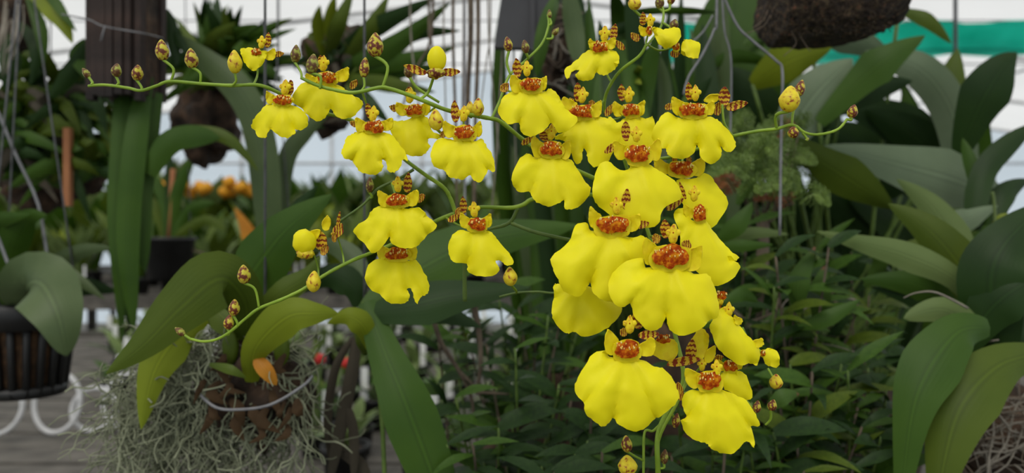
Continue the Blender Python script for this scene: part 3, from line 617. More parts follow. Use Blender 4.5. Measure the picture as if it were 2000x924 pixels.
# --- mounted orchid with broad leaves and grey moss, left of the flowers
D = .52
c = P(500, 770, .55)
mo = thing('mounted_orchid', 'orchid with broad green leaves growing on a brown root clump hung with grey moss', 'orchid', P(500, 880, .55))
k = MB()
k.blob(P(500, 760, .56), (80*.56/F, .030, 90*.56/F), 4, .5, 2.2, 5)
k.blob(P(560, 790, .57), (50*.56/F, .025, 60*.56/F), 3, .5, 2.4, 8)
k.build('root_clump', M['bark'], mo)
for i in range(20):                                       # husks and old bulbs
    x, y = R.uniform(400, 590), R.uniform(665, 830)
    leaf([(x, y, .528), (x+R.uniform(-18, 18), y+R.uniform(10, 30), .522), (x+R.uniform(-30, 30), y+R.uniform(30, 55), .525)], R.uniform(12, 26), 'husk', mo, 'lance', n=3, name='husk')
for q in ([(460, 700, .54), (440, 660, .53)], [(500, 690, .54), (495, 650, .53)], [(540, 700, .54), (560, 665, .53)]):
    (x0, y0, d0), (x1, y1, d1) = q
    s = .53/F; MB().blob(P((x0+x1)/2, (y0+y1)/2, .535), (16*s, 12*s, 34*s), 3, .12, 1.5, x0).build('pseudobulb', M['leaf_olive'], mo)
leaf([(480, 660, .545), (478, 590, .53), (430, 545, .51), (355, 600, .495), (280, 675, .485), (208, 730, .48)], 120, 'leaf_olive', mo, 'lance', fold=.18, n=6)
leaf([(400, 620, .55), (345, 660, .535), (300, 730, .525), (276, 838, .52)], 82, 'leaf_lime', mo, 'lance', fold=.25)
leaf([(492, 745, .53), (500, 680, .51), (560, 620, .50), (615, 612, .50), (660, 612, .505)], 78, 'leaf_lime', mo, 'lance', fold=.2, n=6)
leaf([(440, 600, .58), (490, 540, .58), (560, 450, .575), (648, 380, .57)], 112, 'leaf_mid', mo, 'lance', fold=.18, roll=.25)
leaf([(500, 560, .62), (540, 470, .62), (620, 362, .62)], 60, 'leaf_dark', mo)
leaf([(560, 640, .56), (470, 640, .55), (400, 590, .56), (370, 570, .57)], 60, 'leaf_olive', mo)
leaf([(480, 640, .56), (540, 580, .55), (600, 540, .555), (625, 500, .56)], 50, 'leaf_olive', mo)
leaf([(500, 700, .515), (520, 725, .512), (540, 752, .515)], 30, 'leaf_orange', mo, 'ovate', n=4)
leaf([(410, 712, .52), (450, 722, .512), (480, 738, .515)], 20, 'leaf_olive', mo, 'lance', n=4)
MB().tube(cr([P(380, 760, .53), P(420, 795, .515), P(470, 800, .51), P(530, 790, .51), P(590, 755, .52), P(610, 735, .53)], 6), .0011, 6).build('wire_loop', M['wire'], mo)
hang(mo, P(505, 0, .56).x, .575, P(505, 690, .56).z)
moss = MB()
for i in range(1500):
    x = R.gauss(380, 95) if i % 3 else R.uniform(220, 600); y = R.uniform(650, 800) if i % 2 else R.uniform(760, 930)
    if x < 200 or x > 640: continue
    if x < 330 and y < 700: y += 120
    d = R.uniform(.535, .585)
    p = P(x, y, d); a = R.uniform(0, 6.28); pts = [p]; v = V3((math.cos(a)*.5, R.uniform(-.3, .3), -.5+R.uniform(-.5, .6)))
    for j in range(7):
        v = (v+V3((R.uniform(-.7, .7), R.uniform(-.35, .35), R.uniform(-.75, .55)))).normalized()
        p = p+v*R.uniform(.004, .008); pts.append(p)
    moss.tube(cr(pts, 2), .0004 if i % 3 else .0007, 3, cap=False)
mo_moss = moss.build('spanish_moss', M['moss'], None, kind='stuff'); mo_moss['label'] = 'tangle of grey-green curly moss hanging below the root clump'; mo_moss['category'] = 'moss'
# --- orchid whose long strap leaf hangs in the middle
so = thing('strap_leaved_orchid', 'orchid with one long strap leaf hanging straight down and dark leaves spreading sideways', 'orchid', P(715, 640, .57))
MB().blob(P(712, 640, .575), (22*.57/F, .010, 50*.57/F), 3, .15, 1.5, 4).build('pseudobulb', M['leaf_olive'], so)
leaf([(716, 590, .56), (752, 690, .54), (793, 790, .525), (845, 930, .52), (885, 1060, .52), (900, 1120, .52)], 108, 'leaf_mid', so, 'lance', fold=.22, n=6)
leaf([(705, 615, .56), (800, 600, .55), (900, 578, .55), (1035, 562, .555)], 92, 'leaf_dark', so, 'lance', fold=.25, roll=.4, n=6)
leaf([(715, 605, .58), (820, 530, .60), (950, 470, .61), (1130, 440, .62)], 120, 'leaf_mid', so, 'lance', fold=.2, roll=.3, n=6)
leaf([(722, 680, .555), (712, 640, .545), (680, 618, .54), (640, 632, .545)], 50, 'leaf_lime', so, 'lance', n=5)
leaf([(700, 600, .60), (690, 560, .60), (640, 540, .60), (560, 580, .60)], 62, 'leaf_dark', so)
leaf([(705, 570, .61), (700, 520, .63), (650, 480, .64), (560, 490, .65)], 46, 'leaf_grey', so)
leaf([(735, 620, .57), (790, 600, .575), (860, 610, .58), (940, 640, .59)], 66, 'leaf_dark', so, roll=.3)
MB().tube(cr([P(722, 600, .565), P(735, 720, .57), P(746, 820, .57), P(752, 960, .57)], 6), 5*.57/F, 6).build('stem', M['stem_d'], so)
for q in ([(700, 650, .60), (685, 740, .60), (660, 860, .60), (640, 960, .60)], [(690, 660, .61), (655, 720, .61), (640, 830, .61), (655, 950, .61)], [(668, 780, .60), (690, 840, .60), (690, 950, .60)], [(640, 860, .61), (700, 905, .61), (720, 950, .61)]):
    leaf(q, R.uniform(16, 30), 'leaf_dry', so, 'strap', fold=.5, name='dried_leaf')
hang(so, P(712, 0, .59).x, .59, P(712, 600, .585).z)
# --- bare twigs below
tw = thing('bare_twig', 'bare forked brown root dangling below the dark leaf', 'twig', P(905, 780, .65))
for q, r in (([(846, 620, .64), (862, 670, .64), (900, 730, .645), (920, 775, .65), (925, 810, .65)], 6), ([(925, 590, .635), (937, 660, .64), (938, 720, .64), (930, 768, .645)], 7), ([(930, 766, .645), (960, 768, .64), (995, 770, .64)], 4), ([(900, 728, .645), (930, 760, .645), (945, 790, .65)], 4)):
    MB().tube(cr([P(*p) for p in q], 5), [r*.62/F, r*.45*.62/F], 6).build('twig', M['twig'], tw)
MB().tube([P(925, 590, .635), P(908, 560, .66), P(908, 400, .70), V3((P(905, 0, .70).x, .70, roof_z(P(905, 0, .70).x)))], .0012, 5).build('hanging_wire', M['wire'], tw)
# --- dark slatted hanging basket, top left
bz = .80; s = bz/F
sb = thing('slatted_basket', 'dark timber slatted hanging basket bound with thin wire', 'basket', P(245, 195, bz+.04))
for i in range(7):
    x = 162+i*16; w = R.uniform(6.2, 7.8); zt = P(0, -120, bz).z; zb = P(0, 188+R.uniform(-8, 8), bz).z
    dy = .012*math.sin(math.pi*(i+.5)/7)
    xx = P(x, 0, bz).x
    MB().box((xx, bz+.02-dy, (zt+zb)/2), (w*s, .006, (zt-zb)/2), rz=R.uniform(-.12, .12)).build('slat', M['slat'], sb, False)
for i in range(7):
    x = 162+i*16
    MB().box((P(x, 0, bz).x, bz+.065, P(0, 30, bz).z), (7.4*s, .006, .08)).build('slat', M['slat'], sb, False)
MB().box((P(210, 0, bz).x, bz+.043, P(0, 30, bz).z), (50*s, .014, .078)).build('fibre_core', M['bark'], sb, False)
MB().tube(cr([P(120, 28, bz-.01), P(172, 38, bz-.004), P(205, 52, bz-.012), P(284, 66, bz-.006), P(318, 75, bz+.06)], 6), .0008, 5).build('binding_wire', M['wire'], sb)
MB().tube([P(205, 50, bz-.012), P(197, 80, bz-.012)], .0008, 5).build('binding_wire', M['wire'], sb)
hang(sb, P(243, 0, bz).x, bz+.05, P(0, 20, bz).z)
bo = thing('hanging_strap_plant', 'plant with long drooping strap leaves below the slatted basket', 'plant', P(250, 200, bz+.05))
for q, w, m_ in (([(240, 150, .84), (236, 260, .83), (228, 430, .82), (240, 668, .82)], 34, 'leaf_mid'), ([(285, 150, .84), (262, 300, .82), (250, 470, .815), (262, 650, .815)], 44, 'leaf_mid'),
                 ([(250, 170, .85), (252, 300, .84), (245, 480, .84), (252, 640, .84)], 40, 'leaf_dark'), ([(300, 180, .85), (275, 320, .84), (268, 420, .83), (283, 530, .83)], 55, 'leaf_mid'),
                 ([(270, 330, .87), (330, 268, .87), (400, 258, .87), (455, 278, .87), (505, 335, .88)], 26, 'leaf_olive'), ([(290, 340, .83), (330, 280, .83), (380, 266, .84), (430, 270, .85)], 46, 'leaf_mid'),
                 ([(320, 20, .9), (335, 60, .9), (345, 130, .9)], 26, 'leaf_dark'), ([(300, 60, .9), (340, 70, .9), (370, 110, .9)], 20, 'leaf_dark')):
    leaf(q, w, m_, bo, 'strap', fold=.2, roll=R.uniform(-.2, .2))
ap = P(532, 600, .93)
al = thing('arching_leaf_plant', 'two long grey-green arching leaves from a small black hanging pot behind the broad leaves', 'plant', ap)
MB().lathe(ap, [(0, 0), (.020, 0), (.026, .036), (.028, .036), (.028, .042), (.025, .042), (.024, .034), (0, .034)], 20, cap=False).build('pot_body', M['black'], al)
MB().blob(ap+V3((0, 0, .034)), (.024, .024, .006), 2, .3, 3, 2).build('potting_bark', M['soil'], al)
leaf([(528, 545, .925), (524, 420, .91), (508, 270, .90), (470, 180, .895), (400, 115, .90), (330, 60, .91)], 58, 'leaf_grey', al, 'strap', fold=.2, roll=.1)
leaf([(536, 545, .93), (545, 430, .94), (560, 310, .945), (600, 255, .95), (655, 205, .955)], 34, 'leaf_grey', al, 'strap', fold=.2, roll=-.1)
for dx in (-.026, .026): MB().tube([ap+V3((dx, .0, .04)), V3((ap.x, ap.y+.02, ap.z+.30)), V3((ap.x, ap.y+.02, roof_z(ap.x)))], .0008, 5).build('hanging_wire', M['wire'], al)
# --- black slotted pot at the left edge with its leaves
bp = P(8, 700, .78); s = .78/F
sp = thing('slotted_orchid_pot', 'round black plastic basket pot with brown slots', 'pot', (bp.x, bp.y+.05, P(0, 785, .78).z))
zb = P(0, 785, .78).z; zt = P(0, 615, .78).z; cy = bp.y+.05; cx = bp.x-.012
MB().lathe((cx, cy, zb), [(.034, 0), (.044, zt-zb), (0, zt-zb)], 20).build('potting_bark', M['soil'], sp)
for i in range(20):
    a = 2*math.pi*i/20
    MB().tube([(cx+.038*math.cos(a), cy+.038*math.sin(a), zb), (cx+.049*math.cos(a), cy+.049*math.sin(a), zt)], .0042, 5).build('rib', M['black'], sp)
MB().lathe((cx, cy, zt-.004), [(.046, -.014), (.054, -.014), (.056, .010), (.052, .014), (.047, .010), (.046, -.014)], 24, cap=False).build('rim', M['black'], sp)
MB().lathe((cx, cy, zb-.002), [(.0, 0), (.041, 0), (.043, .010), (.036, .012)], 24, cap=False).build('base', M['black'], sp)
for a in (0.4, 2.5, 4.6):
    MB().tube([(cx+.052*math.cos(a), cy+.052*math.sin(a), zt+.005), (cx, cy, zt+.42), (cx, cy, roof_z(cx))], .001, 5).build('hanging_wire', M['wire'], sp)
lo = thing('broad_leaved_seedling', 'broad grey-green leaves spilling over the black slotted pot', 'plant', (cx, cy, zt))
for q, w, m_, kd in (([(60, 600, .80), (60, 560, .77), (85, 560, .74), (115, 620, .72), (130, 695, .72)], 128, 'leaf_grey', 'ovate'), ([(40, 600, .84), (70, 545, .82), (130, 535, .80), (205, 585, .80)], 44, 'leaf_grey', 'lance'),
                  ([(60, 600, .88), (100, 530, .86), (160, 490, .85), (225, 485, .85)], 40, 'leaf_grey', 'lance'), ([(30, 600, .85), (20, 500, .83), (50, 430, .82), (92, 420, .82)], 60, 'leaf_mid', 'lance'),
                  ([(20, 600, .85), (-10, 500, .83), (-20, 440, .82), (60, 418, .80)], 66, 'leaf_mid', 'lance'), ([(40, 600, .86), (20, 540, .84), (-60, 510, .82)], 60, 'leaf_dark', 'lance'), ([(70, 590, .86), (150, 560, .88), (230, 570, .9)], 44, 'leaf_dark', 'lance')):
    leaf(q, w, m_, lo, kd, fold=.2)
for q, rim in (([(-60, 60, .85), (-10, 200, .85), (30, 300, .85), (75, 400, .85), (98, 520, .84)], V3((cx+.053, cy, zt+.004))), ([(-120, 250, .80), (-20, 430, .80), (10, 500, .795), (40, 575, .79)], V3((cx+.036, cy-.041, zt+.006)))):
    top = P(*q[0]); top = V3((top.x-.12, top.y, roof_z(top.x-.12)))
    w_ = MB().tube(cr([top]+[P(*p) for p in q]+[rim], 4), .0017, 6).build('hanging_wire', M['wire'], None)
    tag(w_, 'thick grey wire slanting above the black slotted pot' if q[0][1] < 100 else 'short thick wire beside the broad grey-green leaves', 'wire')
# --- black pot with cane plant further back
D = 1.9; pb = P(332, 545, D); s = D/F
cp = thing('cane_plant', 'cane plant in a plain black pot behind the hanging strap leaves', 'plant', pb)
MB().lathe(pb, [(0, 0), (40*s, 0), (46*s, 74*s), (49*s, 74*s), (49*s, 82*s), (43*s, 82*s), (42*s, 70*s), (0, 70*s)], 24, cap=False).build('pot_body', M['black'], cp)
for q, w, m_ in (([(330, 470, D), (325, 400, D), (290, 330, D)], 24, 'leaf_mid'), ([(335, 470, D), (345, 380, D), (380, 300, D)], 24, 'leaf_mid'), ([(325, 470, D), (300, 400, D), (265, 390, D)], 20, 'leaf_olive'), ([(338, 470, D), (370, 410, D), (420, 395, D)], 20, 'leaf_mid'), ([(333, 470, D), (335, 380, D), (330, 290, D)], 22, 'leaf_dark'), ([(333, 470, D), (400, 430, D), (440, 450, D)], 20, 'leaf_olive')):
    leaf(q, w, m_, cp, 'strap', name='leaf')
wl_ = leaf([(490, 500, D), (489, 470, D), (478, 440, D), (458, 405, D)], 30, 'leaf_orange', cp, 'lance', name='withered_leaf')
MB().tube(cr([P(345, 478, D), P(420, 500, D), P(490, 500, D)], 5), .0025, 5).build('leaf_stalk', M['twig'], wl_)
MB().tube([P(330, 470, D), P(338, 330, D)], 5*s, 6).build('cane', M['stake'], cp)
for dx in (-40, 40): MB().tube([pb+V3((dx*s, 0, 80*s)), V3((pb.x, pb.y, roof_z(pb.x)))], .0015, 5).build('hanging_wire', M['wire'], cp)
# --- shaggy clump, far left
D = 1.15; s = D/F
sh = thing('shaggy_epiphyte', 'shaggy hanging clump of olive leaves and dark roots with an orange-brown stake', 'plant', P(110, 400, D+.05))
sm = MB(); sm.blob(P(95, 335, D+.05), (100*s, .05, 75*s), 4, .5, 2, 3); sm.blob(P(60, 230, D+.06), (60*s, .04, 60*s), 3, .5, 2, 5); sm.build('root_mass', M['bark'], sh)
for i in range(120):
    a = R.uniform(-2.6, 2.6); x0, y0 = R.gauss(100, 60), R.uniform(170, 370); l = R.uniform(70, 150)
    x1, y1 = x0+math.sin(a)*l, y0-math.cos(a)*l*.8
    leaf([(x0, y0, D-.02), ((x0+x1)/2+R.uniform(-8, 8), (y0+y1)/2-20, D-.05+R.uniform(-.03, .03)), (x1, y1+R.uniform(0, 30), D-.06)], R.uniform(16, 34), R.choice(['leaf_olive', 'leaf_mid', 'leaf_dark', 'leaf_dark', 'leaf_olive', 'leaf_mid', 'leaf_dry']), sh, 'lance', n=3)
MB().box(((P(133, 0, D-.08)).x, D-.08, (P(0, 255, D-.08).z+P(0, 398, D-.08).z)/2), (6*s, 6*s, 71*s)).build('stake', M['stake'], sh, False)
hang(sh, P(60, 0, D).x, D+.05, P(0, 240, D).z)
tl = thing('bark_mounted_plant', 'plant with drooping yellow-green leaves and pale roots on a bark slab', 'plant', P(30, 95, 1.0))
MB().blob(P(25, 20, 1.02), (45*1.0/F, .03, 85*1.0/F), 3, .4, 2, 6).build('bark_slab', M['bark'], tl)
for q, w, m_ in (([(40, -30, .98), (90, 5, .95), (120, 40, .94), (142, 85, .94)], 44, 'leaf_lime'), ([(60, -30, .96), (100, -5, .94), (125, 30, .93), (150, 62, .93)], 22, 'leaf_mid'), ([(50, -20, 1.0), (80, 60, .98), (85, 130, .98)], 26, 'leaf_mid'), ([(30, 40, 1.0), (70, 90, .98), (60, 170, .98)], 28, 'leaf_dark'),
                 ([(10, 60, 1.0), (20, 120, .98), (10, 180, .98)], 40, 'leaf_dark'), ([(170, 150, 1.0), (150, 110, 1.0), (165, 75, 1.0)], 30, 'leaf_mid'), ([(100, 190, 1.0), (140, 140, 1.0), (175, 70, 1.0)], 36, 'leaf_dark')):
    leaf(q, w, m_, tl)
for i in range(9):
    x = R.uniform(5, 60); MB().tube(cr([P(x, R.uniform(0, 40), .97), P(x+R.uniform(-10, 5), 60, .96), P(x-R.uniform(0, 30), R.uniform(80, 170), .96)], 4), R.uniform(1, 3.5)*1.0/F, 5).build('root', M['root'], tl)
hang(tl, P(25, 0, 1.02).x, 1.02, P(0, -40, 1.02).z)
# --- hanging mounts, top middle-left
D = 1.25; s = D/F
em = thing('mounted_fern', 'green lance-leaved epiphyte on a dark hanging log', 'plant', P(400, 325, D+.05))
lg = MB()
lg.blob(P(405, 240, D+.05), (58*s, .05, 88*s), 4, .35, 1.8, 3); lg.blob(P(425, 160, D+.05), (52*s, .045, 50*s), 3, .35, 1.8, 6)
lg.build('log', M['bark'], em)
for i in range(70):
    a = R.uniform(-1.9, 1.75); l = R.uniform(80, 175); x0, y0 = 430+R.uniform(-35, 35), 150+R.uniform(-25, 25)
    x1, y1 = x0+math.sin(a)*l*1.0, y0-math.cos(a)*l
    leaf([(x0, y0, D-.0), (x0*.55+x1*.45+R.uniform(-10, 10), y0*.55+y1*.45-10, D-.06+R.uniform(-.04, .04)), (x1, y1+abs(math.sin(a))*25, D-.07+R.uniform(-.05, .05))], R.uniform(18, 32), R.choice(['leaf_mid', 'leaf_mid', 'leaf_dark', 'leaf_dark', 'leaf_olive']), em, 'lance', n=3)
hang(em, P(527, 0, D).x, D+.05, P(0, 130, D).z)
D = 1.05; s = D/F
mm = thing('mossy_mount', 'dark mossy hanging mount with long green leaves reaching sideways', 'plant', P(650, 260, D+.05))
lg = MB(); lg.blob(P(655, 120, D+.06), (60*s, .05, 85*s), 4, .45, 2, 2); lg.blob(P(640, 225, D+.06), (36*s, .03, 45*s), 3, .4, 2, 9); lg.build('mount', M['bark'], mm)
for q, w, m_ in (([(670, 130, D), (760, 95, D-.05), (880, 5, D-.08)], 44, 'leaf_mid'), ([(680, 140, D), (790, 120, D-.05), (890, 92, D-.08)], 36, 'leaf_mid'), ([(660, 100, D), (740, 50, D-.05), (850, -5, D-.08)], 40, 'leaf_dark'),
                 ([(670, 150, D), (760, 165, D-.05), (850, 180, D-.05)], 34, 'leaf_olive'), ([(670, 120, D), (720, 60, D-.05), (760, -10, D-.05)], 34, 'leaf_olive'), ([(640, 110, D), (660, 50, D-.05), (690, -20, D-.05)], 34, 'leaf_olive'),
                 ([(630, 110, D), (620, 50, D-.03), (625, 10, D-.05)], 26, 'leaf_lime'), ([(650, 110, D), (645, 40, D-.03), (655, -10, D-.05)], 28, 'leaf_lime'), ([(680, 160, D), (720, 200, D-.05), (760, 240, D-.05)], 30, 'leaf_dark'),
                 ([(690, 130, D), (800, 70, D-.02), (900, 60, D-.04)], 30, 'leaf_dark'), ([(690, 150, D), (780, 140, D-.03), (860, 130, D-.02)], 30, 'leaf_mid'), ([(640, 130, D), (610, 110, D-.03), (595, 80, D-.05)], 20, 'leaf_olive')):
    leaf(q, w, m_, mm, 'lance')
for i in range(46):
    x, y = R.gauss(655, 30), R.uniform(50, 230)
    leaf([(x, y, D), (x+R.uniform(-20, 20), y+R.uniform(5, 20), D-.015), (x+R.uniform(-40, 40), y+R.uniform(20, 55), D-.01)], R.uniform(5, 12), R.choice(['leaf_dry', 'leaf_olive', 'leaf_dark']), mm, 'strap', n=3, name='tuft')
hang(mm, P(655, 0, D).x, D+.06, P(0, 60, D).z)
# --- slate plaque and hanging roots
D = .78; s = D/F
pl = MB(); pts = [(988, -60), (1092, -60), (1062, 95), (965, 92)]
for dd in (0, .012): pl.v += [P(x, y, D)+V3((0, dd, 0)) for x, y in pts]
pl.f = [[3, 2, 1, 0], [4, 5, 6, 7], [0, 1, 5, 4], [1, 2, 6, 5], [2, 3, 7, 6], [3, 0, 4, 7]]; pl.i = [0]*6
pq = thing('hanging_plaque', 'flat dark slate-grey board hanging tilted above the flowers', 'plaque', P(1013, 95, D))
pl.build('board', M['slate'], pq, False)
MB().box((P(1040, 0, D).x, D-.003, P(0, 15, D).z), (.0025, .002, .045)).build('batten', M['slate'], pq, False)
hang(pq, P(1040, 0, D).x, D+.006, P(0, -50, D).z)
hr = thing('hanging_roots', 'long pale brown aerial roots hanging straight down beside the slate board', 'roots', P(890, 420, .88))
for x0, x1, y1, r in ((888, 893, 430, 5), (906, 900, 380, 3.5), (845, 778, 230, 4.5), (838, 846, 120, 4), (930, 926, 420, 7), (918, 912, 260, 9), (952, 975, 300, 2.5), (868, 872, 330, 2.5), (960, 940, 200, 2.5), (800, 830, 300, 3), (985, 960, 420, 3), (1000, 1010, 380, 2)):
    d = R.uniform(.86, .90) if x0 < 945 else R.uniform(.800, .812)
    MB().tube(cr([P(x0, -150, d), P(x0+R.uniform(-4, 4), 60, d), P((x0+x1)/2, y1*.6, d), P(x1, y1, d)], 6), [r*.75*d/F, r*.5*d/F], 6).build('root', M['twig'] if r > 3 else M['root'], hr)
hang(hr, P(890, 0, .88).x, .88, P(0, -100, .88).z)
def ground(mb):                                           # flat underside resting on the near bench
    for v in mb.v: v.z = max(v.z, NZ+.003)
    return mb
def petiole(par, a, foot, r=.0022):
    p = P(*a); return MB().tube(cr([p, (p+foot)/2+V3((0, .01, -.01)), foot], 5), [r, r*1.3], 6).build('petiole', M['stem_d'], par)
# --- strap leaves filling the space behind the flower cluster
st = thing('strap_leaf_clump', 'tall clump of narrow upright leaves behind the yellow flower cluster', 'plant', (P(1180, 0, .75).x, .8, NZ))
D = .74
for q, w, m_ in (([(1085, 0, D), (1062, 60, D), (1048, 150, D)], 30, 'leaf_mid'), ([(1110, -20, D), (1122, 60, D), (1132, 130, D)], 38, 'leaf_grey'), ([(1190, 420, D), (1180, 260, D), (1175, 120, D)], 42, 'leaf_mid'), ([(1230, 420, D), (1255, 200, D), (1285, 60, D)], 40, 'leaf_mid'),
                 ([(1210, 420, D), (1200, 200, D), (1170, 40, D)], 36, 'leaf_dark'), ([(1270, 420, D), (1300, 220, D), (1290, 110, D)], 30, 'leaf_grey'), ([(1230, 24, D), (1310, 20, D), (1400, 24, D)], 15, 'leaf_mid'), ([(1180, 70, D), (1240, 50, D), (1330, 60, D)], 22, 'leaf_dark'),
                 ([(1260, 400, D), (1330, 240, D), (1390, 150, D)], 30, 'leaf_dark'), ([(1230, 400, D), (1250, 260, D), (1240, 150, D)], 34, 'leaf_mid'), ([(1150, 420, D), (1120, 250, D), (1060, 180, D)], 30, 'leaf_dark'), ([(1180, 420, D), (1160, 250, D), (1150, 0, D)], 40, 'leaf_mid'), ([(1290, 400, D), (1320, 300, D), (1340, 180, D)], 26, 'leaf_mid'),
                 ([(1250, 130, D-.02), (1240, 150, D-.02), (1253, 165, D-.02)], 14, 'leaf_lime'), ([(1195, 430, D), (1225, 240, D), (1215, 60, D), (1195, -20, D)], 44, 'leaf_mid'), ([(1270, 420, D), (1250, 150, D), (1225, -30, D)], 38, 'leaf_dark')):
    q = [(x, y, d+R.uniform(-.03, .012 if x < 1160 else .05)) for x, y, d in q]
    leaf(q, w, m_, st, 'strap', fold=.3, roll=R.uniform(-.4, .4))
    if q[0][1] > 390: petiole(st, q[0], V3((P(1190, 0, .9).x+R.uniform(-.06, .06), .95, NZ+.31)))
for i in range(64):
    x = R.uniform(975, 1420); d = R.uniform(.86, 1.1); y1 = R.uniform(-60, 330); dx = R.uniform(-70, 70)
    if x < 1230: d = max(d, .965)
    if x > 1290: d = min(d, .86+(d-.86)*.3); dx = min(dx, 15)
    leaf([(x*.7+1190*.3, 800, d), (x+dx*.2, (640+y1)/2, d+R.uniform(-.03, .03)), (x+dx, y1, d+R.uniform(-.03, .03))], R.uniform(26, 60), R.choice(['leaf_dark', 'leaf_dark', 'leaf_mid', 'leaf_dark', 'leaf_grey']), st, 'strap', roll=R.uniform(-.6, .6), n=3)
ground(MB().blob((P(1190, 0, .9).x, .97, NZ+.175), (.11, .07, .17), 3, .25, 2, 4)).build('root_ball', M['bark'], st)
gm = thing('grey_root_mount', 'tangled grey root mount below the slate board', 'mount', P(1085, 190, .86))
MB().blob(P(1095, 100, .88), (34*.86/F, .02, 85*.86/F), 4, .4, 2.4, 3).build('bark_core', M['bark'], gm)
for i in range(30):
    x, y = R.uniform(1062, 1140), R.uniform(20, 180)
    MB().tube(cr([P(x, y, .86), P(x+R.uniform(-25, 25), y+R.uniform(-30, 30), .85), P(x+R.uniform(-45, 45), y+R.uniform(-45, 45), .85)], 4), R.uniform(.8, 2.4)*.86/F, 5).build('root', R.choice([M['root'], M['twig']]), gm)
hang(gm, P(1095, 0, .88).x, .88, P(0, 30, .88).z)
# --- big leaved plants, right
bl = thing('broad_leaved_plant', 'tall plant with big overlapping broad leaves right of the flowers', 'plant', (P(1650, 0, .92).x, .95, NZ))
for q, w, m_, kd in (([(1450, 360, 1.02), (1415, 180, 1.0), (1440, -60, 1.0)], 200, 'leaf_mid', 'ovate'), ([(1600, 320, .98), (1500, 220, .95), (1420, 130, .95)], 120, 'leaf_dark', 'lance'), ([(1480, 250, .97), (1500, 150, .95), (1560, 40, .95)], 130, 'leaf_mid', 'ovate'),
                     ([(1470, 165, .90), (1540, 120, .88), (1625, 92, .88)], 84, 'leaf_lime', 'lance'), ([(1520, 300, .89), (1590, 190, .87), (1665, 115, .87)], 110, 'leaf_sheen', 'lance'), ([(1600, 240, .86), (1690, 150, .84), (1740, 110, .83), (1806, 70, .83)], 78, 'leaf_mid', 'lance'),
                     ([(1640, 220, .88), (1710, 175, .87), (1782, 158, .87)], 52, 'leaf_dark', 'lance'), ([(1885, 400, .92), (1865, 240, .90), (1800, 140, .89), (1690, 100, .90)], 70, 'leaf_sheen', 'strap'), ([(1590, 70, .95), (1660, 75, .94), (1745, 115, .94)], 66, 'leaf_sheen', 'lance'),
                     ([(1875, 300, .84), (1910, 210, .82), (1950, 140, .81), (1986, 103, .81)], 96, 'leaf_dark', 'lance'), ([(1850, 280, .93), (1855, 180, .92), (1870, 95, .92)], 62, 'leaf_olive', 'lance'), ([(1755, 20, .92), (1810, 40, .9), (1858, 85, .9)], 30, 'leaf_olive', 'lance'),
                     ([(1880, 380, .96), (1770, 250, .95), (1630, 205, .95)], 96, 'leaf_dark', 'lance'), ([(1880, 370, .94), (1790, 270, .94), (1690, 215, .94)], 84, 'leaf_dark', 'lance'), ([(1800, 360, .96), (1780, 250, .96), (1765, 170, .96)], 44, 'leaf_mid', 'lance'),
                     ([(1870, 400, .95), (1850, 280, .95), (1830, 210, .95)], 56, 'leaf_mid', 'lance'), ([(1760, 380, 1.0), (1700, 300, 1.0), (1600, 240, 1.0)], 110, 'leaf_dark', 'lance'), ([(1960, 400, .82), (1880, 360, .80), (1760, 325, .79), (1610, 285, .80)], 118, 'leaf_sheen', 'lance'),
                     ([(1540, 275, .74), (1620, 325, .73), (1690, 370, .73), (1745, 408, .74)], 84, 'leaf_olive', 'lance'), ([(1620, 250, 1.0), (1540, 240, 1.0), (1440, 260, 1.0)], 90, 'leaf_dark', 'lance'), ([(1430, 320, .95), (1440, 300, .94), (1500, 290, .94)], 64, 'leaf_sheen', 'ovate'),
                     ([(1600, 560, 1.05), (1560, 460, 1.03), (1480, 380, 1.0)], 100, 'leaf_dark', 'lance'), ([(1760, 500, 1.05), (1690, 430, 1.03), (1600, 370, 1.0)], 110, 'leaf_dark', 'lance'), ([(1820, 480, 1.05), (1740, 420, 1.03), (1660, 390, 1.0)], 100, 'leaf_dark', 'lance'),
                     ([(1560, 80, .95), (1500, 60, .95), (1450, 90, .95)], 40, 'leaf_mid', 'lance'), ([(1380, 130, .9), (1440, 110, .9), (1530, 130, .9)], 30, 'leaf_mid', 'lance')):
    leaf(q, w, m_, bl, kd, fold=.18, roll=R.uniform(-.25, .25), n=6)
    petiole(bl, q[0], V3((P(1640, 0, 1.0).x+R.uniform(-.06, .06), 1.02, NZ+.31)))
for i in range(40):
    x = R.uniform(1400, 1900); d = R.uniform(1.08, 1.3); y1 = R.uniform(140, 420)
    leaf([((x+1640)/2+R.uniform(-40, 40), 800, d-.05), (x+R.uniform(-20, 20), (y1+640)/2, d), (x+R.uniform(-60, 60), y1, d-.05)], R.uniform(60, 110), R.choice(['leaf_dark', 'leaf_dark', 'leaf_dark', 'leaf_mid']), bl, 'lance', roll=R.uniform(-.5, .5), n=3)
ground(MB().blob((P(1640, 0, 1.0).x, 1.03, NZ+.175), (.12, .08, .17), 3, .25, 2, 4)).build('root_ball', M['bark'], bl)
rl = thing('lance_leaved_orchid', 'orchid with arching lance leaves fanning up and left beside grey roots', 'orchid', (P(1920, 0, .62).x, .70, NZ))
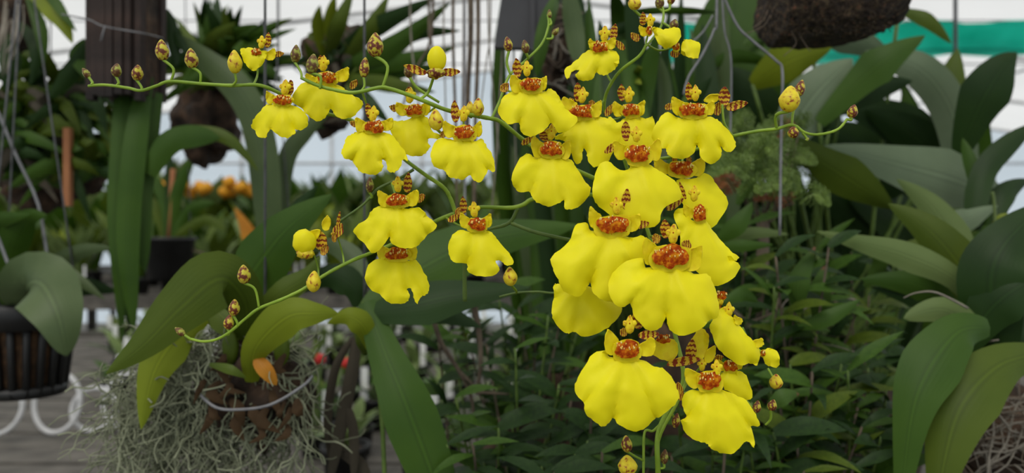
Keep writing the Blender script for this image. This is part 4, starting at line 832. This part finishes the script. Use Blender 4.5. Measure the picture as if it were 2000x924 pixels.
for q, w, m_, kd in (([(1925, 660, .64), (1900, 560, .63), (1820, 455, .64), (1735, 398, .66)], 88, 'leaf_olive', 'lance'), ([(1930, 640, .68), (1880, 500, .68), (1820, 405, .69), (1752, 350, .70)], 66, 'leaf_pale', 'lance'), ([(1920, 560, .72), (1870, 450, .72), (1900, 425, .72), (1948, 402, .73)], 52, 'leaf_sheen', 'lance'),
                     ([(1935, 650, .60), (1870, 550, .60), (1770, 500, .61), (1680, 475, .62), (1596, 452, .64)], 58, 'leaf_pale', 'lance'), ([(1950, 700, .58), (1935, 560, .57), (1960, 480, .57), (2040, 400, .58)], 118, 'leaf_dark', 'ovate'), ([(1880, 690, .58), (1930, 610, .57), (1990, 560, .56), (2080, 520, .56)], 100, 'leaf_dark', 'lance'),
                     ([(1905, 640, .57), (1840, 605, .57), (1765, 622, .575)], 52, 'leaf_pale', 'ovate'), ([(1930, 640, .54), (1870, 650, .53), (1810, 730, .52), (1778, 830, .515), (1755, 1040, .515)], 112, 'leaf_mid', 'lance'), ([(2030, 690, .54), (1950, 715, .53), (1880, 790, .52), (1845, 900, .515), (1825, 1050, .515)], 122, 'leaf_olive', 'lance'),
                     ([(1990, 700, .55), (1975, 705, .545), (1940, 740, .535)], 40, 'leaf_olive', 'lance'), ([(1900, 640, .66), (1800, 560, .66), (1680, 545, .67)], 60, 'leaf_mid', 'lance'), ([(1920, 660, .66), (1850, 610, .66), (1700, 560, .67)], 44, 'leaf_dark', 'lance'), ([(1930, 640, .74), (1900, 520, .74), (1870, 470, .74)], 60, 'leaf_mid', 'lance'),
                     ([(1900, 450, .73), (1925, 330, .74), (2020, 240, .75)], 44, 'leaf_dark', 'strap'), ([(1925, 440, .74), (1905, 350, .75), (1880, 270, .76)], 26, 'leaf_mid', 'strap'), ([(1940, 450, .74), (1960, 380, .75), (2010, 350, .76)], 46, 'leaf_dark', 'lance'), ([(2000, 480, .7), (1960, 440, .7), (1975, 420, .7)], 40, 'leaf_lime', 'ovate'),
                     ([(1960, 690, .6), (1985, 640, .6), (2060, 620, .6)], 70, 'leaf_dark', 'lance')):
    leaf(q, w, m_, rl, kd, fold=.2, n=6)
MB().tube(cr([P(1945, 480, .70), P(1942, 400, .70), P(1938, 375, .70)], 4), 3*.7/F, 6).build('flower_spike', M['leaf_pale'], rl)
MB().tube(cr([P(1890, 602, .56), P(1830, 572, .555), P(1790, 572, .555), P(1765, 582, .56)], 5), [2.5*.56/F, 1.2*.56/F], 6).build('root', M['root'], rl)
for i in range(95):
    x, y = R.uniform(1850, 2030), R.uniform(640, 930) if i % 4 == 0 else R.uniform(760, 940)
    if x < 1900 and y < 820: x += 90
    pts = [P(x, y, .60)]; v = V3((R.uniform(-1, 1), R.uniform(-.3, .3), R.uniform(-.8, .6))).normalized()
    for j in range(5):
        v = (v+V3((R.uniform(-.6, .6), R.uniform(-.3, .3), R.uniform(-.6, .5)))).normalized(); pts.append(pts[-1]+v*R.uniform(.008, .016))
    MB().tube(cr(pts, 2), R.uniform(.6, 2.4)*.6/F, 5).build('root', R.choice([M['root'], M['root'], M['twig']]), rl)
MB().blob(P(1975, 880, .68), (110*.68/F, .04, 120*.68/F), 4, .35, 2, 7).build('root_clump', M['bark'], rl)
ground(MB().blob((P(1960, 0, .68).x, .70, NZ+.10), (.07, .06, .105), 3, .2, 2, 7)).build('stump', M['bark'], rl)
# --- hanging fibre block, top right
fb = thing('tree_fern_block', 'rough brown fibrous hanging block seen from below', 'mount', P(1632, 72, .62))
s = .62/F
def blockfn(p): return V3((math.copysign(min(1, abs(p.x)*1.35), p.x), math.copysign(min(1, abs(p.y)*1.35), p.y), math.copysign(min(1, abs(p.z)*1.5), p.z)))
m_ = MB(); c = P(1628, -10, .66)
bm = bmesh.new(); bmesh.ops.create_icosphere(bm, subdivisions=5, radius=1); VV = []
for q in bm.verts:
    p = blockfn(q.co); n_ = noise.fractal(q.co*9, 1, 2, 4)*.035+noise.fractal(q.co*2.2, 1, 2, 2)*.06
    p = p*(1+n_); wz = 1-.06*max(0, -p.z)
    VV.append(c+V3((p.x*126*s*wz, p.y*.055*wz, p.z*84*s+p.x*12*s)))
m_.add(VV, [[v.index for v in f.verts] for f in bm.faces]); bm.free(); m_.build('fibre_body', M['fibre'], fb)
fz = MB()
for i in range(900):
    x = R.uniform(1510, 1752); y = R.uniform(-5, 66); p = P(x, y+(1632-x)*.05, .603+R.uniform(0, .004))
    v = V3((R.uniform(-1, 1), R.uniform(-.6, .1), R.uniform(-1, .6)))*R.uniform(.002, .006)
    fz.tube([p, p+v*.6+V3((0, -.001, 0)), p+v], .00022, 3, cap=False)
fz.build('fibres', M['fibre'], fb, kind='stuff')
for q in ([(1545, 60, .62), (1555, 85, .62), (1530, 110, .62)], [(1560, 66, .62), (1575, 90, .62), (1582, 100, .62)], [(1500, 20, .62), (1490, 40, .62), (1470, 55, .62)], [(1505, 30, .62), (1490, 52, .62), (1455, 66, .62)]):
    MB().tube(cr([P(*p) for p in q], 4), .8*s, 5).build('root', M['twig'], fb)
hang(fb, c.x-.03, c.y, c.z+.02); hang(fb, c.x+.03, c.y, c.z+.02)
# --- wire hangers
wl = thing('wire_hanger', 'thick bent grey wire hanger with two spread legs right of the flowers', 'wire', P(1523, 460, .60))
for q in ([(1401, -300, .60), (1400, 20, .60), (1394, 60, .60), (1370, 110, .60), (1345, 150, .60), (1335, 185, .60)], [(1412, -10, .60), (1440, 50, .60), (1470, 80, .60), (1515, 118, .60), (1528, 140, .60), (1526, 240, .60), (1523, 460, .60)], [(1410, -20, .64), (1415, 60, .64), (1428, 120, .64), (1426, 280, .64)], [(1392, 30, .66), (1375, 60, .66), (1350, 85, .66)]):
    MB().tube(cr([P(*p) for p in q], 5), (2.6 if q[0][2] < .62 else 2.0)*.6/F, 6).build('wire_leg', M['wire'], wl)
hang(wl, P(1401, 0, .6).x, .6, P(0, -280, .6).z)
# --- teal shade cloth slung under the roof, and its wires
tc_ = MB(); V = []; NX, NY = 30, 6
for i in range(NX+1):
    for j in range(NY+1):
        u, v = i/NX, j/NY
        x = .9+u*3.2; sag = .10*math.sin(u*9)+.05*math.sin(u*23)
        z = 2.425-v*(.235-.16*max(0, u-.45)/.55+sag*.3)-.012*math.sin(u*31+v*3)*v
        V.append((x, 4.15+.22*math.sin(v*math.pi)+.04*math.sin(u*40), z))
Fc = [[i*(NY+1)+j, (i+1)*(NY+1)+j, (i+1)*(NY+1)+j+1, i*(NY+1)+j+1] for i in range(NX) for j in range(NY)]
tcl = mk('shade_cloth', V, Fc, M['teal'], None, thick=.003)
tag(tcl, 'bright teal shade cloth bunched along a wire under the roof', 'shade cloth')
for z, y, lb in ((2.43, 4.15, 'thin taut wire carrying the teal shade cloth'), (2.17, 4.05, 'thin taut wire just below the teal shade cloth')):
    w_ = MB().tube([(-6.9, y, z), (6.9, y, z)], .004, 5).build('support_wire', M['wire'], None); tag(w_, lb, 'wire')
for x_, d_, lb in ((1866, 1.6, 'grey vertical wire in front of the teal cloth by the olive leaf'), (1695, 1.4, 'short pale vertical wire under the fibrous block')):
    w_ = MB().tube([P(x_, 130, d_), V3((P(x_, 0, d_).x, d_, roof_z(P(x_, 0, d_).x)))], .0042, 6).build('hanging_wire', M['wire'], None); tag(w_, lb, 'wire')
# --- delicate fern below the right-hand buds
fn = thing('maidenhair_fern', 'delicate feathery fern with tiny leaflets and a few rusty fronds', 'fern', (P(1490, 0, .74).x, .76, NZ))
def frond(x0, y0, x1, y1, d, mat, w=46):
    a = P(x0, y0, d); b = P(x1, y1, d-.02); mid = (a+b)/2+V3((0, -.008, .010)); q = cr([a, mid, b], 9); m = MB()
    m.tube(q, .0006, 4)
    for i in range(2, len(q)-1):
        t = i/(len(q)-1); T = (q[i+1]-q[i-1]).normalized(); Sd = T.cross(V3((0, 1, 0))).normalized(); L = w*d/F*(1-t)**.6*R.uniform(.7, 1.05)
        for sg in (-1, 1):
            ax = (Sd*sg+T*.55+V3((0, R.uniform(-.4, .2), 0))).normalized(); n = max(3, int(L/.0040))
            m.tube([q[i], q[i]+ax*L], .00025, 3, cap=False)
            for j in range(1, n+1):
                for s2 in (-1, 1):
                    p = q[i]+ax*(L*j/n); e = (ax.cross(V3((0, 1, 0)))*s2+ax*.5).normalized(); l = .0034*(1.15-j/n*.6)
                    up = V3((R.uniform(-.3, .3), -.5, R.uniform(-.2, .6))); up = up-e*up.dot(e); w2 = e.cross(up.normalized())*l*.42
                    m.add([p, p+e*l*.5+w2, p+e*l, p+e*l*.5-w2], [[0, 1, 2, 3]])
    return m.build('frond', mat, fn, smooth=False)
M['fern'] = m_noise('fern_green', [(0.3, (0.08, 0.14, 0.02)), (0.7, (0.16, 0.24, 0.04))], 60, .5, 0, .001, .2)
M['fern_r'] = m_noise('fern_rust', [(0.3, (0.20, 0.06, 0.02)), (0.7, (0.28, 0.11, 0.03))], 60, .5, 0, .001, .2)
for i in range(34):
    x0, y0 = R.uniform(1430, 1560), R.uniform(250, 400); a = R.uniform(-1.9, 1.9); l = R.uniform(60, 110)
    frond(x0, y0, x0+math.sin(a)*l, y0-math.cos(a)*l*.45+15, R.uniform(.64, .78), M['fern_r'] if i % 9 == 4 else M['fern'], 30)
    if i % 2 == 0: MB().tube(cr([P(x0, y0, .72), P((x0+1490)/2, 410, .74), P(1490, 440, .75)], 4), .0007, 4).build('stalk', M['twig'], fn)
MB().tube([P(1490, 430, .75), V3((P(1490, 0, .75).x, .76, NZ))], .006, 6).build('stalk', M['twig'], fn)
# --- dense small-leaved clump low right: creeping orchids, many leafy shoots
def creeper(x, y, d, n, label, grp, mts, l0=.037):
    o = thing('creeping_orchid', label, 'orchid', (P(x, 0, d).x, d+.05, NZ+.003), grp)
    c0 = V3((P(x, 0, d).x, d+.05, NZ+.005))
    for i in range(n//7):
        tx, ty, td = x+R.gauss(0, 70), y+R.gauss(0, 55), d+R.uniform(-.05, .06)
        top = P(tx, ty, td); mid = (top+c0)/2+V3((R.uniform(-.02, .02), R.uniform(-.02, .04), .02))
        q = cr([c0, mid, top], 10)
        MB().tube(q, [.0016, .0009], 5).build('shoot', M['stem_d'] if i % 3 else M['twig'], o)
        for j in range(7):
            p = q[len(q)-1-int(j*1.3)]; T = (q[-1]-q[-4]).normalized(); a = j*2.5+R.uniform(-.4, .4)
            dr = V3((math.cos(a), -abs(math.sin(a))*.7+R.uniform(-.3, .2), R.uniform(-.15, .8)))+T*.35
            put_leaf(o, p, dr, V3((0, -.6, .8)), l0*R.uniform(.7, 1.35), R.choice(mts), R.choice((0, 1, 2, 3)))
    return o
GD = ['leaf_dark', 'leaf_dark', 'leaf_dark', 'leaf_mid']; GM = ['leaf_mid', 'leaf_mid', 'leaf_dark', 'leaf_olive', 'leaf_dark']
CRP = []
for x, y, d, n, near in ((1000, 700, .66, 56, 'beside the bare forked root'), (1060, 800, .58, 70, 'left of the lowest big bloom'), (1010, 890, .56, 63, 'beside the black pots with white tags'), (1120, 880, .54, 63, 'under the lowest big bloom'), (1080, 680, .70, 56, 'under the half-hidden yellow bloom'), (1180, 820, .60, 49, 'behind the lowest big bloom'), (1250, 900, .58, 42, 'behind the main flower stem'), (1340, 880, .58, 49, 'behind the lowest frilled bloom'), (1400, 900, .56, 49, 'under the lowest frilled bloom'), (1040, 610, .74, 49, 'at the tip of the long dark leaf'), (1150, 920, .50, 35, 'beside the low yellow bud')):
    CRP.append((x, y, creeper(x, y, d, n, 'dark leafy creeping orchid '+near, 'dark shoots of the low clump', GD)))
for x, y, d, n, near in ((1480, 640, .66, 63, 'beside the narrow sideways bloom'), (1560, 600, .64, 63, 'around the brown-tipped leaves'), (1540, 720, .62, 70, 'beside the small closed yellow bud'), (1620, 680, .64, 63, 'in front of the white foam tray'), (1660, 780, .60, 63, 'left of the two broad drooping leaves'), (1580, 830, .58, 70, 'in the tangle of pale roots'), (1490, 860, .56, 63, 'beside the lowest frilled bloom'), (1678, 880, .64, 56, 'under the broad drooping leaf'), (1720, 650, .68, 49, 'under the long pale lance leaf'), (1460, 540, .72, 56, 'under the feathery fern'), (1640, 560, .77, 42, 'in front of the pale tray edge'), (1600, 900, .54, 56, 'below the tangle of pale roots'), (1430, 480, .76, 42, 'between the fern and the yellow cluster')):
    CRP.append((x, y, creeper(x, y, d, n, 'mid-green creeping orchid '+near, 'green shoots of the right clump', GM)))
for q, w, m_ in (([(1560, 610, .62), (1560, 550, .61), (1592, 482, .61)], 44, 'leaf_tip'), ([(1598, 640, .64), (1602, 570, .63), (1610, 520, .63)], 42, 'leaf_tip'), ([(1560, 640, .60), (1620, 620, .59), (1680, 585, .59)], 34, 'leaf_mid'), ([(1400, 470, .66), (1440, 440, .65), (1470, 395, .65)], 40, 'leaf_mid'), ([(1410, 470, .68), (1470, 455, .67), (1540, 458, .67)], 26, 'leaf_pale'), ([(1440, 400, .7), (1460, 360, .7), (1490, 315, .7)], 26, 'leaf_mid'), ([(1405, 480, .66), (1450, 480, .65), (1510, 478, .65)], 26, 'leaf_mid'), ([(1500, 800, .52), (1530, 775, .515), (1560, 770, .52)], 34, 'leaf_tip'), ([(1415, 590, .6), (1450, 575, .6), (1480, 590, .6)], 30, 'leaf_mid'), ([(1690, 560, .75), (1720, 510, .74), (1690, 470, .74)], 30, 'leaf_tip')):
    leaf(q, w, m_, min(CRP, key=lambda c: (c[0]-q[0][0])**2+(c[1]-q[0][1])**2)[2], 'lance', name='leaf')
rc = thing('root_shade_core', 'roots on an added dark core standing for the shaded inside of the creeping orchids', 'mound', (P(1350, 0, .8).x, .80, NZ))
mb = MB(); mb.blob((P(1080, 0, .75).x, .78, NZ+.20), (.07, .06, .16), 4, .4, 2, 2); mb.blob((P(1350, 0, .75).x, .78, NZ+.22), (.10, .06, .18), 4, .4, 2, 5); mb.blob((P(1560, 0, .75).x, .82, NZ+.20), (.10, .06, .16), 4, .4, 2, 8)  # dark blobs added to stand for the shadowed interior of the clump
for v in mb.v: v.y = min(v.y-.03, .835)
ground(mb).build('shade_core', M['bark'], rc)
for i in range(60):
    x, y = R.uniform(1430, 1640), R.uniform(560, 900); d = R.uniform(.64, .70); pts = [P(x, y, d)]; v = V3((R.uniform(-1, 1), R.uniform(-.4, .2), R.uniform(-1, .5))).normalized()
    for j in range(4):
        v = (v+V3((R.uniform(-.6, .6), R.uniform(-.3, .2), R.uniform(-.6, .5)))).normalized(); pts.append(pts[-1]+v*R.uniform(.008, .018))
    MB().tube(cr(pts, 2), R.uniform(.7, 2.6)*.66/F, 5).build('root', R.choice([M['twig'], M['root']]), rc)
# --- bench pots
def potted(x, y, z, r, h, n, ln, mts, label, grp, tagw=True, square=False, fl=None, vs=(0, 1, 2, 3), tilt=(.65, 1.3), ws=1.0):
    o = thing('potted_plant', label, 'potted plant', (x, y, z), grp)
    MB().lathe((x, y, z), [(0, 0), (r*.78, 0), (r*.97, h*.85), (r*1.05, h*.85), (r*1.05, h), (r*.95, h), (r*.93, h*.85), (0, h*.85)], 4 if square else 16, cap=False).build('pot_body', M['black'], o, not square)
    MB().blob((x, y, z+h*.84), (r*.9, r*.9, h*.08), 2, .3, 3, x).build('potting_bark', M['soil'], o)
    rosette(o, V3((x, y, z+h*.88)), n, ln, mts, vs, tilt, ws)
    if tagw:
        a = R.uniform(-.4, .4)
        MB().box((x+r*.6*R.choice((-1, 1)), y-r*.5, z+h+.03), (.009, .001, .05), rz=a).build('label_tag', M['white'], o, False)
    if fl:
        for i in range(fl[1]):
            p = V3((x, y, z+h))+V3((R.uniform(-1, 1)*ln*.6, R.uniform(-1, 1)*ln*.6, ln*R.uniform(.5, 1.0)))
            if fl[0] == 'orange_fl': p = V3((x+R.uniform(-.34, .16), y-R.uniform(.28, .42), R.uniform(1.66, 1.80)))
            b = MB().blob(p, (fl[2],)*3, 2, .3, 2, i).build('bloom', M[fl[0]], o)
            MB().tube([p, V3((x, y, z+h))], .004, 4).build('stalk', M['stem_d'], b)
    return o
CN = {'leaf_mid': 'green', 'leaf_grey': 'grey-green', 'leaf_olive': 'olive', 'leaf_pale': 'pale green', 'leaf_lime': 'yellow-green', 'leaf_dark': 'dark green'}
ROW = ('front', 'second', 'third', 'fourth', 'fifth', 'sixth', 'seventh', 'back')
for row, y in enumerate((1.50, 1.72, 1.96, 2.24, 2.55, 2.88, 3.22, 3.5)):
    for i in range(40):
        x = -3.3+i*.165+R.uniform(-.02, .02)
        if row == 1 and i == 17: x = -.435
        px = 1000+x/y*F
        if not (190 < px < 1120 or 1560 < px < 1760): continue
        if px < 560 and row < 3: continue
        red = row == 1 and i == 17; tg = R.random() < .7
        mt = R.choice([['leaf_mid', 'leaf_olive'], ['leaf_grey', 'leaf_pale'], ['leaf_olive', 'leaf_pale'], ['leaf_mid', 'leaf_grey'], ['leaf_pale', 'leaf_mid']])
        lb = 'red-flowered small orchid in a black pot on the low bench' if red else '%s seedling in black pot %s, %s row of low bench' % (CN[mt[0]], 'with white tag' if tg else 'without tag', ROW[row])
        for tx, ty, tw in ((1.06, 2.20, .16), (1.02, 1.90, .12)):
            if abs(x-tx) < tw+.08 and abs(y-ty) < .24: x = 1.34+.12*(i % 3)
        potted(x, y+R.uniform(-.03, .03), BZ1+.003, R.uniform(.032, .046), R.uniform(.06, .085), R.randrange(7, 12), R.uniform(.09, .16), mt, lb, 'small pots on the low bench', tg, False, ('red_fl', 3, .012) if red else None)
for r_, y in enumerate((4.95, 5.45, 6.0)):
    for i in range(20):
        x = -6.2+i*.42+R.uniform(-.06, .06); px = 1000+x/y*F
        if not (-75 < px < 1095): continue
        mt = R.choice([['leaf_mid', 'leaf_olive'], ['leaf_pale', 'leaf_olive'], ['leaf_olive', 'leaf_mid'], ['leaf_lime', 'leaf_olive'], ['leaf_pale', 'leaf_lime']])
        potted(x, y, BZ2+.003, .07, .12, R.randrange(10, 16), R.uniform(.36, .56)+.08*r_, mt, '%s leafy potted plant, %s row of the railed bench' % (CN[mt[0]], ROW[r_]), 'plants on the railed bench', R.random() < .3, vs=(0, 0, 4), tilt=(1.2, 1.52), ws=1.3)
for r_, y in enumerate((7.75, 8.8)):
    for i in range(16):
        x = -6.2+i*.62+R.uniform(-.06, .06); px = 1000+x/y*F
        if not (-75 < px < 1015): continue
        fl = i in (5, 6) and y < 8
        mt = R.choice([['leaf_mid', 'leaf_olive'], ['leaf_olive', 'leaf_pale'], ['leaf_pale', 'leaf_mid']])
        potted(x, y, BZ2+.003, .10, .16, R.randrange(22, 30), R.uniform(.85, 1.1), mt, 'orange-flowered plant on the rearmost bench before the wall' if fl else 'tall %s plant, %s row of the rearmost bench' % (CN[mt[0]], ROW[r_]),
               'orange blooms on the rearmost bench' if fl else 'leafy plants on the rearmost bench', False, fl=('orange_fl', 10, .06) if fl else None, vs=(0, 0, 4), tilt=(1.30, 1.54), ws=1.6)
# white trays and hoses on the low bench
for x, y, w, lb in ((1.06, 2.20, .16, 'white foam tray lying flat behind the lance-leaved orchid'), (1.02, 1.90, .12, 'small white foam tray on the low bench beneath the creeping orchids')):
    t_ = thing('foam_tray', lb, 'tray', (x, y, BZ1+.003))
    MB().box((x, y, BZ1+.012), (w, .12, .008)).build('tray_base', M['white'], t_, False)
    for sx, sy, hx, hy in ((0, -.12, w, .008), (0, .12, w, .008), (-w, 0, .008, .128), (w, 0, .008, .128)):
        MB().box((x+sx, y+sy, BZ1+.035), (hx, hy, .03)).build('tray_side', M['white'], t_, False)
for i, (x, r, sq) in enumerate(((-1.25, .066, .95), (-1.115, .070, .80), (-1.035, .050, 1.1), (-.96, .066, .95))):
    pts = [V3((x+r*sq*math.cos(a), 1.84+.02*i+.012*math.sin(a), BZ1+.012+r*(1+math.sin(a)))) for a in [j*6.6/26 for j in range(27)]]
    h_ = MB().tube(cr(pts, 2), .0062, 8).build('hose_loop', M['hose'], None); tag(h_, ('narrow loop of pale hose behind the black slotted pot', 'tall loop of pale hose touching a smaller round loop', 'small round loop of pale hose between two taller loops', 'tall pale hose loop beside the hanging grey moss')[i], 'hose', 'hose loops on the low bench')
h_ = MB().tube(cr([V3((-.62, 1.82, BZ1+.006)), V3((-.56, 1.81, BZ1+.015)), V3((-.52, 1.82, BZ1+.06)), V3((-.505, 1.83, BZ1+.12))], 6), .0055, 8).build('hose_end', M['hose'], None); tag(h_, 'bent end of pale hose rising beside the black pots', 'hose')
